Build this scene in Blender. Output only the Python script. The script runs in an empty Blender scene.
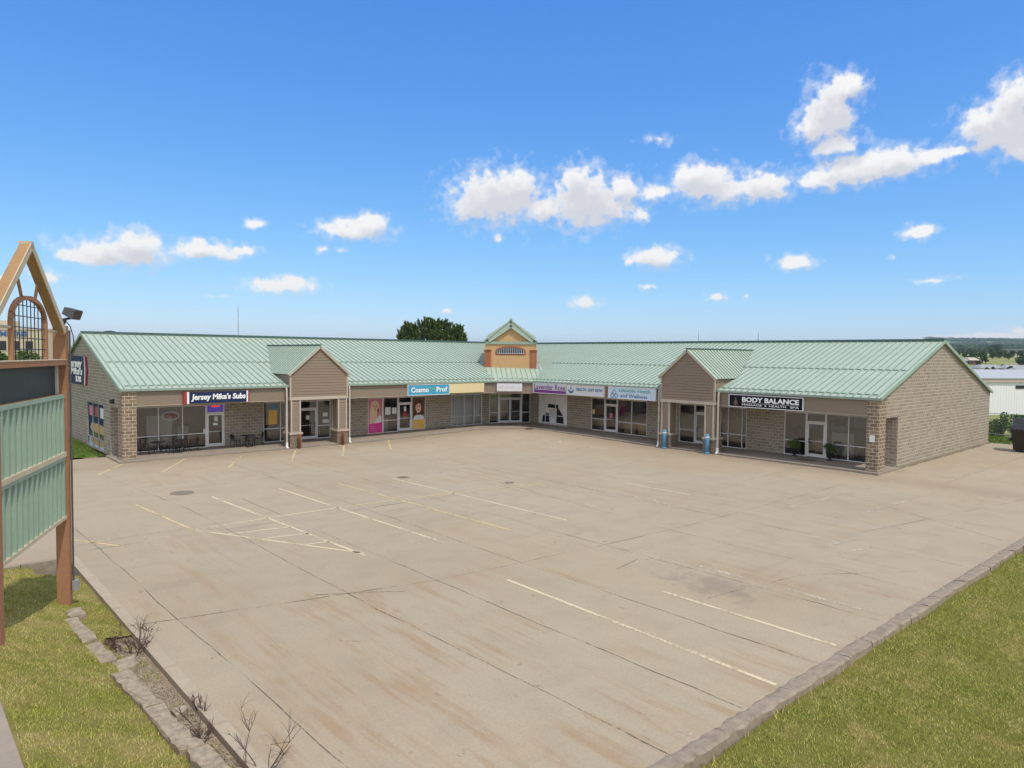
import bpy, math, random
import numpy as np
from mathutils import Vector, Matrix
random.seed(7); RNG = np.random.default_rng(11)
S = bpy.context.scene
COL = S.collection
V = Vector
Z = V((0, 0, 1))

# ------------------------------------------------------------------ helpers
class MB:
    """collects faces of one mesh"""
    def __init__(s): s.v = []; s.f = []; s.smooth = False
    def poly(s, pts):
        n = len(s.v); s.v += [tuple(p) for p in pts]; s.f.append(tuple(range(n, n + len(pts)))); return s
    def hexa(s, a, b):
        """two matching rings (lists of points): closed prism"""
        n = len(s.v); k = len(a)
        s.v += [tuple(p) for p in a] + [tuple(p) for p in b]
        s.f.append(tuple(range(n + k - 1, n - 1, -1))); s.f.append(tuple(range(n + k, n + 2 * k)))
        for i in range(k):
            j = (i + 1) % k
            s.f.append((n + i, n + j, n + k + j, n + k + i))
        return s
    def box(s, p0, p1):
        x0, y0, z0 = p0; x1, y1, z1 = p1
        return s.hexa([(x0, y0, z0), (x1, y0, z0), (x1, y1, z0), (x0, y1, z0)],
                      [(x0, y0, z1), (x1, y0, z1), (x1, y1, z1), (x0, y1, z1)])
    def bar(s, a, b, w, h, up=Z):
        """bar of w x h section from a to b"""
        a = V(a); b = V(b); d = (b - a).normalized(); side = d.cross(up)
        if side.length < 1e-4: side = d.cross(V((1, 0, 0)))
        side.normalize(); t = side.cross(d).normalized()
        r = [side * w / 2 + t * h / 2, -side * w / 2 + t * h / 2, -side * w / 2 - t * h / 2, side * w / 2 - t * h / 2]
        return s.hexa([a + q for q in r], [b + q for q in r])
    def tube(s, pts, rad, n=8, cap=True):
        pts = [V(p) for p in pts]; k = len(pts)
        rad = rad if isinstance(rad, (list, tuple)) else [rad] * k
        base = len(s.v); prev = None
        for i, p in enumerate(pts):
            d = (pts[min(i + 1, k - 1)] - pts[max(i - 1, 0)]).normalized()
            if prev is None:
                x = d.orthogonal().normalized()
            else:
                x = (prev - d * prev.dot(d)).normalized()
            prev = x; y = d.cross(x)
            for j in range(n):
                a = 2 * math.pi * j / n
                s.v.append(tuple(p + (x * math.cos(a) + y * math.sin(a)) * rad[i]))
        for i in range(k - 1):
            for j in range(n):
                j2 = (j + 1) % n
                s.f.append((base + i * n + j, base + i * n + j2, base + (i + 1) * n + j2, base + (i + 1) * n + j))
        if cap:
            s.f.append(tuple(base + j for j in range(n - 1, -1, -1)))
            s.f.append(tuple(base + (k - 1) * n + j for j in range(n)))
        return s
    def lathe(s, prof, c=(0, 0, 0), n=20):
        base = len(s.v); c = V(c)
        for r, z in prof:
            for j in range(n):
                a = 2 * math.pi * j / n
                s.v.append((c.x + r * math.cos(a), c.y + r * math.sin(a), c.z + z))
        for i in range(len(prof) - 1):
            for j in range(n):
                j2 = (j + 1) % n
                s.f.append((base + i * n + j, base + i * n + j2, base + (i + 1) * n + j2, base + (i + 1) * n + j))
        s.f.append(tuple(base + j for j in range(n - 1, -1, -1)))
        s.f.append(tuple(base + (len(prof) - 1) * n + j for j in range(n)))
        return s
    def build(s, name, m, parent=None, smooth=False):
        org = ORG.get(parent.name, V((0, 0, 0))) if parent else V((0, 0, 0))
        me = bpy.data.meshes.new(name)
        vs = np.array(s.v, float).reshape(-1, 3) - np.array(org)
        me.from_pydata(vs.tolist(), [], s.f)
        if smooth:
            me.polygons.foreach_set('use_smooth', [True] * len(me.polygons))
        me.update()
        o = bpy.data.objects.new(name, me); COL.objects.link(o)
        if m: me.materials.append(m)
        if parent: o.parent = parent; ORG[o.name] = org
        return o
ORG = {}
def build2(name, a, ma, b, mb_, parent):
    """one mesh with two materials: sheet and its seams"""
    n0 = len(a.v); nf = len(a.f); a.v += b.v; a.f += [tuple(i + n0 for i in f) for f in b.f]
    o = a.build(name, ma, parent); o.data.materials.append(mb_)
    o.data.polygons.foreach_set('material_index', [0] * nf + [1] * (len(a.f) - nf)); o.data.update(); return o
def tag(o, label=None, cat=None, group=None, kind=None):
    if label: o['label'] = label
    if cat: o['category'] = cat
    if group: o['group'] = group
    if kind: o['kind'] = kind
    return o
def thing(name, label, cat, loc=(0, 0, 0), group=None):
    o = bpy.data.objects.new(name, None); COL.objects.link(o)
    o.empty_display_size = .2; o.location = loc; ORG[o.name] = V(loc)
    return tag(o, label, cat, group)
def struct(name, mb, m, smooth=False):
    return tag(mb.build(name, m, None, smooth), kind='structure')
def copy_tree(o, parent=None):
    c = o.copy(); COL.objects.link(c)
    if parent: c.parent = parent
    for ch in list(o.children): copy_tree(ch, c)
    return c
def npmesh(name, verts, faces, m, parent=None, org=(0, 0, 0)):
    """fast mesh from numpy arrays; faces (n,3) or (n,4)"""
    me = bpy.data.meshes.new(name); nv = len(verts); nf, k = faces.shape
    me.vertices.add(nv); me.vertices.foreach_set('co', (verts - np.array(org)).astype(np.float32).ravel())
    me.loops.add(nf * k); me.loops.foreach_set('vertex_index', faces.astype(np.int32).ravel())
    me.polygons.add(nf); me.polygons.foreach_set('loop_start', np.arange(0, nf * k, k, dtype=np.int32))
    me.update(calc_edges=True); me.validate()
    o = bpy.data.objects.new(name, me); COL.objects.link(o); me.materials.append(m)
    if parent: o.parent = parent
    return o
class Fr:
    """a facade frame: u along, v up, off outwards"""
    def __init__(s, o, u, n): s.o = V(o); s.u = V(u).normalized(); s.n = V(n).normalized()
    def P(s, u, v, off=0): return s.o + s.u * u + Z * v + s.n * off
    def prism(s, mb, pts, o0, o1): mb.hexa([s.P(u, v, o0) for u, v in pts], [s.P(u, v, o1) for u, v in pts]); return mb
    def rect(s, mb, u0, v0, u1, v1, o0, o1): return s.prism(mb, [(u0, v0), (u1, v0), (u1, v1), (u0, v1)], o0, o1)
    def flat(s, mb, pts, off): mb.poly([s.P(u, v, off) for u, v in pts]); return mb
def text(fr, string, u0, v0, w, h, off, m, name, parent, ext=.012, bold=0.0, shear=0.0, arc=0.0):
    """flat lettering fitted to a w x h box whose lower left corner is (u0,v0)"""
    cu = bpy.data.curves.new('t', 'FONT'); cu.body = string; cu.offset = bold; cu.shear = shear; cu.extrude = 0.05; cu.resolution_u = 3
    o = bpy.data.objects.new('t', cu); COL.objects.link(o)
    dg = bpy.context.evaluated_depsgraph_get()
    me = bpy.data.meshes.new_from_object(o.evaluated_get(dg))
    bpy.data.objects.remove(o)
    co = np.array([v.co[:] for v in me.vertices]); lo = co.min(0); hi = co.max(0)
    q = (co - lo) / np.maximum(hi - lo, 1e-6)
    org = ORG.get(parent.name, V((0, 0, 0))) if parent else V((0, 0, 0))
    for v, (a, b, c) in zip(me.vertices, q):
        v.co = fr.P(u0 + a * w, v0 + b * h + arc * (a - .5) * w, off + c * ext) - org
    me.update(); me.name = name
    ob = bpy.data.objects.new(name, me); COL.objects.link(ob); me.materials.clear(); me.materials.append(m)
    if parent: ob.parent = parent; ORG[ob.name] = org
    return ob

# ------------------------------------------------------------------ materials
def nt(name):
    m = bpy.data.materials.new(name); m.use_nodes = True
    n = m.node_tree; b = n.nodes['Principled BSDF']; return m, n, b
def N(n, t, **kw):
    x = n.nodes.new(t)
    for k, v in kw.items():
        if k[0] == '_': setattr(x, k[1:], v)
        else: x.inputs[k.replace('__', ' ')].default_value = v
    return x
def L(n, a, b): n.links.new(a, b)
def c4(c): return (c[0], c[1], c[2], 1)
def ramp(n, fac, stops):
    r = n.nodes.new('ShaderNodeValToRGB'); e = r.color_ramp.elements
    while len(e) < len(stops): e.new(.5)
    for i, (p, c) in enumerate(stops): e[i].position = p; e[i].color = c4(c)
    L(n, fac, r.inputs[0]); return r.outputs[0]
def mixc(n, fac, a, b, mode='MIX'):
    x = n.nodes.new('ShaderNodeMix'); x.data_type = 'RGBA'; x.blend_type = mode
    for sock, val in ((x.inputs[0], fac), (x.inputs[6], a), (x.inputs[7], b)):
        if hasattr(val, 'links'): L(n, val, sock)
        else: sock.default_value = val if isinstance(val, (int, float)) else c4(val)
    return x.outputs[2]
def noise(n, scale, detail=4, rough=.55, vec=None, sc=None, out=0):
    x = N(n, 'ShaderNodeTexNoise', Scale=scale, Detail=detail, Roughness=rough)
    if vec is None:
        vec = n.nodes.new('ShaderNodeNewGeometry').outputs['Position']
    if sc:
        mp = n.nodes.new('ShaderNodeMapping'); mp.inputs['Scale'].default_value = sc; L(n, vec, mp.inputs[0]); vec = mp.outputs[0]
    L(n, vec, x.inputs['Vector']); return x.outputs[out]
def mth(n, op, a, b=0.0, c=0.0):
    x = n.nodes.new('ShaderNodeMath'); x.operation = op
    for i, v in enumerate((a, b, c)):
        if hasattr(v, 'links'): L(n, v, x.inputs[i])
        else: x.inputs[i].default_value = v
    return x.outputs[0]
def mrange(n, v, a, b, c=0.0, d=1.0):
    x = n.nodes.new('ShaderNodeMapRange'); x.interpolation_type = 'SMOOTHSTEP'
    L(n, v, x.inputs[0])
    for i, q in enumerate((a, b, c, d)): x.inputs[i + 1].default_value = q
    return x.outputs[0]
def bump(n, b, h, strength=.3, dist=.02):
    x = N(n, 'ShaderNodeBump', Strength=strength, Distance=dist); L(n, h, x.inputs['Height']); L(n, x.outputs[0], b.inputs['Normal'])
def worn(name, col, col2=None, amt=.5, scale=2.5, rough=.6, metal=0, bscale=40, bs=.1, spec=.4):
    """paint / metal / concrete with two-scale colour variation"""
    m, n, b = nt(name); col2 = col2 or tuple(x * .72 for x in col)
    f = mth(n, 'ADD', mth(n, 'MULTIPLY', noise(n, scale, 5, .6), .65), mth(n, 'MULTIPLY', noise(n, scale * 9, 3), .35))
    L(n, mixc(n, mrange(n, f, .5 - .22, .5 + .22, 0, amt), col, col2), b.inputs['Base Color'])
    b.inputs['Roughness'].default_value = rough; b.inputs['Metallic'].default_value = metal; b.inputs['Specular IOR Level'].default_value = spec
    if bs: bump(n, b, noise(n, bscale, 3), bs, .01)
    return m
def plain(name, col, rough=.5, metal=0, spec=.5):
    m, n, b = nt(name)
    L(n, mixc(n, mrange(n, noise(n, 6, 3), .35, .7, 0, .25), col, tuple(x * .8 for x in col)), b.inputs['Base Color'])
    b.inputs['Roughness'].default_value = rough; b.inputs['Metallic'].default_value = metal; b.inputs['Specular IOR Level'].default_value = spec
    return m
def glow(name, col, st):
    m, n, b = nt(name); b.inputs['Base Color'].default_value = c4(col)
    b.inputs['Emission Color'].default_value = c4(col); b.inputs['Emission Strength'].default_value = st; return m
def block_mat(name, c1, c2, mortar, w=.4, h=.2, ms=.012, dirt=.35):
    m, n, b = nt(name)
    g = n.nodes.new('ShaderNodeNewGeometry'); sx = n.nodes.new('ShaderNodeSeparateXYZ'); L(n, g.outputs['Position'], sx.inputs[0])
    cb = n.nodes.new('ShaderNodeCombineXYZ'); L(n, mth(n, 'ADD', sx.outputs[0], sx.outputs[1]), cb.inputs[0]); L(n, sx.outputs[2], cb.inputs[1])
    br = N(n, 'ShaderNodeTexBrick', Scale=1.0); br.inputs['Brick Width'].default_value = w; br.inputs['Row Height'].default_value = h
    br.inputs['Mortar Size'].default_value = ms; br.inputs['Mortar Smooth'].default_value = .3; br.inputs['Bias'].default_value = -.1
    br.inputs['Color1'].default_value = c4(c1); br.inputs['Color2'].default_value = c4(c2); br.inputs['Mortar'].default_value = c4(mortar)
    L(n, cb.outputs[0], br.inputs['Vector'])
    split = noise(n, 14, 4, .7); big = noise(n, .5, 3)
    c = mixc(n, mrange(n, split, .3, .7, 0, .55), br.outputs['Color'], tuple(x * .55 for x in c2), 'MIX')
    c = mixc(n, mrange(n, big, .4, .7, 0, dirt), c, tuple(x * .75 for x in c1))
    c = mixc(n, br.outputs['Fac'], c, mortar)
    L(n, c, b.inputs['Base Color']); b.inputs['Roughness'].default_value = .92; b.inputs['Specular IOR Level'].default_value = .2
    hgt = mth(n, 'ADD', mth(n, 'MULTIPLY', mth(n, 'SUBTRACT', 1, br.outputs['Fac']), .6), mth(n, 'MULTIPLY', split, .8))
    bump(n, b, hgt, .7, .02)
    return m
def siding_mat(name, col):
    m, n, b = nt(name)
    f = noise(n, 3, 4, .6, sc=(1, 1, 6)); L(n, mixc(n, mrange(n, f, .3, .7, 0, .35), col, tuple(x * .8 for x in col)), b.inputs['Base Color'])
    b.inputs['Roughness'].default_value = .65; return m
def glass_mat(name, tint=.62, ior=1.75):
    m = bpy.data.materials.new(name); m.use_nodes = True; n = m.node_tree; n.nodes.clear()
    o = n.nodes.new('ShaderNodeOutputMaterial'); mx = n.nodes.new('ShaderNodeMixShader')
    t = N(n, 'ShaderNodeBsdfTransparent', Color=(tint, tint, tint * .97, 1)); g = N(n, 'ShaderNodeBsdfGlossy', Roughness=.02, Color=(.95, .95, .95, 1))
    fr = N(n, 'ShaderNodeFresnel', IOR=ior)
    bp = N(n, 'ShaderNodeBump', Strength=.05, Distance=.05); L(n, noise(n, .8, 1), bp.inputs['Height']); L(n, bp.outputs[0], g.inputs['Normal'])
    L(n, fr.outputs[0], mx.inputs[0]); L(n, t.outputs[0], mx.inputs[1]); L(n, g.outputs[0], mx.inputs[2]); L(n, mx.outputs[0], o.inputs[0])
    return m

M = {}
M['block'] = block_mat('block_wall', (.41, .355, .28), (.275, .235, .182), (.54, .478, .39), ms=.016)
M['block_dark'] = block_mat('block_column', (.34, .255, .17), (.18, .135, .095), (.53, .45, .35), .4, .2, .018, .2)
M['stone'] = block_mat('stone_base', (.27, .20, .14), (.20, .16, .12), (.34, .28, .22), .45, .22, .012)
M['roof'] = worn('roof_metal', (.39, .475, .385), (.335, .415, .34), .8, .5, .5, .0, 30, .03, .3)
M['rib'] = worn('roof_seam', (.27, .345, .285), (.21, .28, .235), .6, .7, .5, 0, 30, .02)
M['ridge'] = worn('ridge_cap', (.07, .13, .115), (.05, .09, .08), .5, 1, .5)
M['fascia'] = siding_mat('fascia_panel', (.24, .187, .137))
M['siding'] = siding_mat('lap_siding', (.265, .20, .145))
M['trim'] = worn('cream_trim', (.50, .43, .35), (.40, .34, .27), .5, 2, .55)
M['white'] = worn('white_aluminium', (.80, .79, .77), (.66, .65, .63), .4, 3, .4)
M['downspout'] = worn('downspout', (.52, .47, .41), (.44, .4, .35), .5, 2, .45)
M['stucco'] = worn('tower_stucco', (.56, .345, .17), (.48, .29, .14), .6, 1.5, .85)
M['brickred'] = block_mat('tower_brick', (.42, .145, .07), (.36, .12, .06), (.4, .2, .12), .22, .075, .008)
M['concrete_walk'] = worn('walk_concrete', (.33, .28, .225), (.24, .2, .165), .8, .7, .9, 0, 60, .15, .2)
M['kerb'] = worn('kerb_concrete', (.35, .295, .22), (.19, .155, .115), .9, 5, .95, 0, 25, .5, .2)
M['edging'] = worn('slab_edging', (.43, .36, .265), (.33, .27, .20), .7, 1.2, .95, 0, 40, .2, .2)
M['stonechunk'] = worn('broken_concrete', (.43, .355, .26), (.19, .155, .115), .95, 8, .95, 0, 25, .6, .2)
M['gravel'] = worn('gravel', (.40, .335, .25), (.19, .145, .10), .9, 9, .95, 0, 30, .5, .2)
M['orange'] = worn('orange_paint', (.38, .185, .095), (.24, .12, .07), .7, 1.7, .7, 0, 40, .1, .3)
M['rafter'] = worn('weathered_rafter', (.40, .235, .11), (.26, .17, .085), .9, 2.5, .8, 0, 30, .3, .2)
M['creamwood'] = worn('cream_wood', (.56, .49, .36), (.42, .34, .22), .7, 3, .7, 0, 30, .2, .2)
M['panelgreen'] = worn('green_panel', (.29, .40, .31), (.23, .32, .25), .6, 1, .55, 0, 20, .03)
M['darkgreen'] = worn('dark_panel', (.025, .036, .034), (.05, .06, .05), .6, 1.2, .5)
M['black'] = worn('black_metal', (.018, .018, .018), (.04, .04, .04), .5, 4, .45)
M['grey'] = worn('grey_metal', (.30, .31, .32), (.2, .2, .21), .5, 4, .5)
M['glass'] = glass_mat('shop_glass', .84, 2.1)
M['interior'] = worn('interior_paint', (.48, .40, .31), (.36, .3, .23), .5, .5, .9)
M['intfloor'] = worn('interior_floor', (.22, .18, .14), (.15, .12, .1), .5, 1, .6)
M['iron'] = worn('cover_iron', (.18, .148, .11), (.25, .205, .155), .8, 4, .8)
M['iron2'] = worn('dark_grey_metal', (.075, .075, .078), (.11, .11, .11), .6, 5, .6)
M['louvre'] = plain('louvre_grey', (.34, .37, .43), .5)
M['dark'] = plain('dark_furniture', (.05, .04, .035), .6)
M['paper'] = plain('paper', (.75, .74, .72), .8)
M['blind'] = worn('white_blind', (.88, .88, .86), (.68, .68, .66), .5, 3, .8)
M['navy'] = plain('navy', (.018, .032, .09), .7, 0, .15)
M['red'] = plain('red', (.33, .03, .04), .5)
M['wht'] = plain('white_letters', (.82, .82, .82), .5)
M['skyblue'] = plain('sign_blue', (.06, .34, .52), .4)
M['creamsign'] = plain('sign_cream', (.72, .61, .34), .5)
M['whitesign'] = plain('sign_white', (.66, .66, .68), .5)
M['palesign'] = plain('sign_pale_blue', (.55, .68, .78), .5)
M['purple'] = plain('purple', (.18, .04, .22), .5)
M['pblue'] = plain('sign_ink_blue', (.05, .13, .30), .5)
M['teal'] = plain('sign_teal', (.10, .35, .36), .5)
M['ghost'] = plain('faded_letters', (.56, .48, .50), .6)
M['blacksign'] = plain('sign_black', (.010, .010, .014), .7, 0, .15)
M['blue'] = worn('blue_paint', (.05, .21, .40), (.17, .40, .58), .8, 5, .5)
M['rust'] = worn('rusty_orange', (.30, .09, .03), (.13, .045, .025), .9, 5, .8)
M['neonred'] = glow('neon_red', (.8, .06, .06), .45)
M['neonblue'] = glow('neon_violet', (.09, .05, .40), .30)
M['pot'] = plain('black_pot', (.02, .02, .02), .4)
M['twig'] = plain('dead_twig', (.10, .065, .05), .9)
M['bark'] = worn('bark', (.10, .075, .055), (.06, .045, .035), .8, 4, .95)
M['skin'] = plain('poster_skin', (.78, .50, .38), .6)
M['hairblond'] = plain('poster_blond', (.74, .58, .36), .6)
M['hairdark'] = plain('poster_auburn', (.11, .035, .02), .6)
M['pink'] = plain('poster_pink', (.62, .20, .30), .6)
M['magenta'] = plain('poster_magenta', (.75, .05, .28), .6)
M['brown'] = plain('poster_brown', (.14, .08, .05), .6)
M['yellow'] = plain('poster_yellow', (.80, .48, .09), .6)
M['bread'] = plain('poster_bread', (.55, .36, .14), .6)
M['warehouse'] = worn('white_cladding', (.79, .79, .81), (.71, .71, .73), .5, .05, .6)
M['paleroof'] = worn('pale_membrane_roof', (.42, .44, .46), (.36, .38, .40), .5, .05, .7)
M['creambuild'] = worn('cream_render', (.56, .48, .36), (.5, .43, .32), .5, .2, .85)
M['darkglass'] = plain('dark_window', (.03, .028, .026), .1)
M['roofgrey'] = plain('grey_roof', (.30, .31, .33), .8)
M['roofdark'] = plain('dark_roof', (.07, .065, .065), .8)
M['dumpster'] = worn('dumpster_paint', (.022, .017, .014), (.04, .03, .024), .8, 2, .5)
M['chain'] = plain('galvanised', (.32, .34, .35), .4, .6)

def foliage(name, cols, rough=.8, sc=.6):
    m, n, b = nt(name)
    g = n.nodes.new('ShaderNodeNewGeometry')
    f = mth(n, 'ADD', mth(n, 'MULTIPLY', noise(n, sc, 3), .55), mth(n, 'MULTIPLY', g.outputs['Random Per Island'], .45))
    L(n, ramp(n, f, [(.25, cols[0]), (.5, cols[1]), (.78, cols[2])]), b.inputs['Base Color'])
    b.inputs['Roughness'].default_value = rough; b.inputs['Specular IOR Level'].default_value = .15
    return m
M['leaf'] = foliage('leaf', [(.03, .06, .02), (.06, .105, .032), (.10, .15, .045)])
M['pine'] = foliage('pine_needles', [(.05, .085, .03), (.09, .135, .042), (.16, .19, .06)])
M['bush'] = foliage('bush_leaf', [(.04, .08, .02), (.08, .14, .03), (.13, .20, .05)])
def grass_mat(name, a, b_, c, dry, dry_amt=(.42, .62), sc=1.0):
    m, n, b = nt(name); g = n.nodes.new('ShaderNodeNewGeometry')
    f = mth(n, 'ADD', mth(n, 'MULTIPLY', noise(n, 3.5, 4, .7), .5), mth(n, 'MULTIPLY', g.outputs['Random Per Island'], .5))
    col = ramp(n, f, [(.25, a), (.5, b_), (.75, c)])
    d = mth(n, 'ADD', mth(n, 'MULTIPLY', noise(n, sc, 6, .7), .68), mth(n, 'MULTIPLY', g.outputs['Random Per Island'], .32))
    L(n, mixc(n, mrange(n, d, dry_amt[0], dry_amt[1], 0, .85), col, dry), b.inputs['Base Color'])
    b.inputs['Roughness'].default_value = .9; b.inputs['Specular IOR Level'].default_value = .1
    return m
M['grass'] = grass_mat('grass', (.19, .235, .04), (.32, .355, .065), (.45, .45, .11), (.60, .49, .22), (.42, .68))
M['soil'] = grass_mat('lawn_soil', (.10, .102, .022), (.155, .15, .034), (.20, .18, .046), (.28, .22, .09), (.42, .68))
M['lush'] = grass_mat('lush_grass', (.07, .14, .02), (.10, .19, .03), (.14, .23, .045), (.16, .2, .06))
M['field'] = grass_mat('field', (.10, .16, .04), (.16, .22, .06), (.22, .26, .08), (.30, .28, .13), (.45, .6), .02)
def concrete():
    m, n, b = nt('lot_concrete')
    big = noise(n, .13, 4, .55); mid = noise(n, .9, 5, .6); fine = noise(n, 18, 3, .6)
    c = ramp(n, big, [(.3, (.372, .298, .203)), (.5, (.40, .329, .235)), (.7, (.405, .343, .257))])
    c = mixc(n, mrange(n, mid, .42, .70, 0, .42), c, (.325, .265, .19))
    # each slab poured a touch differently
    vo = N(n, 'ShaderNodeTexVoronoi', Scale=1.0); vo.distance = 'CHEBYCHEV'
    g = n.nodes.new('ShaderNodeNewGeometry'); mp = n.nodes.new('ShaderNodeMapping'); mp.inputs['Scale'].default_value = (1 / 3.1, 1 / 9.5, 0); L(n, g.outputs['Position'], mp.inputs[0])
    vo.inputs['Randomness'].default_value = 0; L(n, mp.outputs[0], vo.inputs['Vector'])
    sp = n.nodes.new('ShaderNodeSeparateColor'); L(n, vo.outputs['Color'], sp.inputs[0])
    c = mixc(n, mth(n, 'MULTIPLY', sp.outputs[0], .16), c, (.30, .26, .21))
    # rusty drag streaks along the rows
    st = noise(n, 1.0, 5, .7, sc=(2.2, .22, 1)); ar = noise(n, .16, 2)
    sx = n.nodes.new('ShaderNodeSeparateXYZ'); L(n, g.outputs['Position'], sx.inputs[0])
    qx = mth(n, 'MULTIPLY', mth(n, 'ADD', sx.outputs[0], 31.0), .13); qy = mth(n, 'MULTIPLY', mth(n, 'ADD', sx.outputs[1], 33.0), .12)
    near = mrange(n, mth(n, 'SQRT', mth(n, 'ADD', mth(n, 'MULTIPLY', qx, qx), mth(n, 'MULTIPLY', qy, qy))), 1.0, .3, 0, .13)
    k = mth(n, 'MULTIPLY', mrange(n, st, .47, .66), mrange(n, mth(n, 'ADD', ar, near), .46, .58))
    c = mixc(n, mth(n, 'MULTIPLY', k, mth(n, 'ADD', .32, mth(n, 'MULTIPLY', near, 2.6))), c, (.315, .205, .105))
    # rust crumbs
    rs = noise(n, 3.4, 6, .75, sc=(1, .5, 1)); k = mth(n, 'MULTIPLY', mrange(n, rs, .60, .70), mrange(n, noise(n, .3, 2), .46, .58))
    c = mixc(n, mth(n, 'MULTIPLY', k, .75), c, (.22, .12, .06))
    # tyre and oil marks
    ty = noise(n, 1.0, 4, .7, sc=(.25, 1.3, 1)); k = mth(n, 'MULTIPLY', mrange(n, ty, .52, .72), mrange(n, noise(n, .12, 2), .46, .60))
    c = mixc(n, mth(n, 'MULTIPLY', k, .22), c, (.19, .155, .115))
    sx = n.nodes.new('ShaderNodeSeparateXYZ'); L(n, g.outputs['Position'], sx.inputs[0])
    # old oil stain
    wob = noise(n, 1.3, 4, .7)
    dx = mth(n, 'MULTIPLY', mth(n, 'ADD', sx.outputs[0], 23.5), .75); dy = mth(n, 'MULTIPLY', mth(n, 'ADD', sx.outputs[1], 33.9), .38)
    dd = mth(n, 'ADD', mth(n, 'SQRT', mth(n, 'ADD', mth(n, 'MULTIPLY', dx, dx), mth(n, 'MULTIPLY', dy, dy))), mth(n, 'MULTIPLY', mth(n, 'SUBTRACT', wob, .5), 2.4))
    c = mixc(n, mrange(n, dd, .8, .05, 0, .42), c, (.16, .14, .12))
    # warm silt washed along the walks
    e1 = mth(n, 'ABSOLUTE', mth(n, 'ADD', sx.outputs[1], 1.2)); e2 = mth(n, 'ABSOLUTE', mth(n, 'ADD', sx.outputs[0], 1.2))
    e = mth(n, 'ADD', mth(n, 'MINIMUM', e1, e2), mth(n, 'MULTIPLY', mth(n, 'SUBTRACT', mid, .5), 5))
    c = mixc(n, mrange(n, e, 2.2, 0, 0, .55), c, (.30, .235, .165))
    c = mixc(n, mrange(n, fine, .35, .72, 0, .22), c, (.20, .165, .125))
    # drips and specks
    vd = N(n, 'ShaderNodeTexVoronoi', Scale=.9); L(n, g.outputs['Position'], vd.inputs['Vector'])
    sv = n.nodes.new('ShaderNodeSeparateColor'); L(n, vd.outputs['Color'], sv.inputs[0])
    rad = mth(n, 'MULTIPLY', mth(n, 'POWER', sv.outputs[0], 5.0), .14)
    k = mth(n, 'MULTIPLY', mth(n, 'LESS_THAN', mth(n, 'ADD', vd.outputs['Distance'], mth(n, 'MULTIPLY', mth(n, 'SUBTRACT', fine, .5), .06)), rad), mrange(n, sv.outputs[1], .3, 1, .1, .5))
    c = mixc(n, k, c, (.15, .12, .095))
    L(n, c, b.inputs['Base Color']); b.inputs['Roughness'].default_value = .9; b.inputs['Specular IOR Level'].default_value = .2
    bump(n, b, noise(n, 25, 4), .2, .01)
    return m
M['lot'] = concrete()
def paint_mat(name, col, lo, hi):
    m = bpy.data.materials.new(name); m.use_nodes = True; n = m.node_tree; b = n.nodes['Principled BSDF']
    b.inputs['Base Color'].default_value = c4(col); b.inputs['Roughness'].default_value = .8
    t = n.nodes.new('ShaderNodeBsdfTransparent'); mx = n.nodes.new('ShaderNodeMixShader')
    f = mth(n, 'ADD', mth(n, 'MULTIPLY', noise(n, 9, 5, .7), .55), mth(n, 'MULTIPLY', noise(n, .7, 3), .45))
    L(n, mrange(n, f, lo, hi), mx.inputs[0]); L(n, b.outputs[0], mx.inputs[1]); L(n, t.outputs[0], mx.inputs[2])
    L(n, mx.outputs[0], n.nodes['Material Output'].inputs[0]); return m
M['yline'] = paint_mat('yellow_line_paint', (.56, .44, .235), .47, .67)
M['wline'] = paint_mat('white_line_paint', (.60, .50, .335), .48, .68)
M['faint'] = paint_mat('faded_line_paint', (.50, .43, .33), .40, .56)
M['joint'] = paint_mat('joint_sealant', (.12, .096, .070), .43, .585)
M['jointlight'] = paint_mat('joint_dirt', (.20, .16, .115), .41, .555)

# ------------------------------------------------------------------ camera (solved from the photograph)
CAM = V((-40.6357, -44.2912, 6.4043))
D_ = V((0.67004582, 0.74113181, -0.04197889)); R_ = V((0.74203356, -0.67028579, 0.01015676)); U_ = V((0.02061036, 0.03795524, 0.99906687))
cd = bpy.data.cameras.new('camera'); co = bpy.data.objects.new('camera', cd); COL.objects.link(co)
cd.sensor_fit = 'HORIZONTAL'; cd.sensor_width = 36; cd.lens = 691.385 / 1024 * 36; cd.clip_start = .1; cd.clip_end = 30000
co.matrix_world = Matrix(((R_.x, U_.x, -D_.x, CAM.x), (R_.y, U_.y, -D_.y, CAM.y), (R_.z, U_.z, -D_.z, CAM.z), (0, 0, 0, 1)))
S.camera = co
VIEW = V((D_.x, D_.y, 0)).normalized(); SIDE = V((R_.x, R_.y, 0)).normalized()
def at(depth, side, z=0):
    """ground point by metres ahead of / right of the view point"""
    p = CAM + VIEW * depth + SIDE * side; return V((p.x, p.y, z))

# ------------------------------------------------------------------ sun, sky, clouds
SUN = V((-.10, -1, 0)).normalized(); EL = math.radians(60)
sdir = V((SUN.x * math.cos(EL), SUN.y * math.cos(EL), math.sin(EL)))
sl = bpy.data.lights.new('sun', 'SUN'); so = bpy.data.objects.new('sun', sl); COL.objects.link(so)
sl.energy = 2.2; sl.angle = math.radians(.8); sl.color = (1, .92, .80)
so.rotation_euler = sdir.to_track_quat('Z', 'Y').to_euler()
w = bpy.data.worlds.new('World'); S.world = w; w.use_nodes = True; n = w.node_tree
bg = n.nodes['Background']; bg.inputs['Strength'].default_value = .15
sky = n.nodes.new('ShaderNodeTexSky'); sky.sky_type = 'NISHITA'; sky.sun_disc = False
sky.sun_elevation = EL; sky.sun_rotation = math.atan2(SUN.x, SUN.y); sky.air_density = 1.0; sky.dust_density = .15; sky.ozone_density = 2.0; sky.altitude = 200
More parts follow.
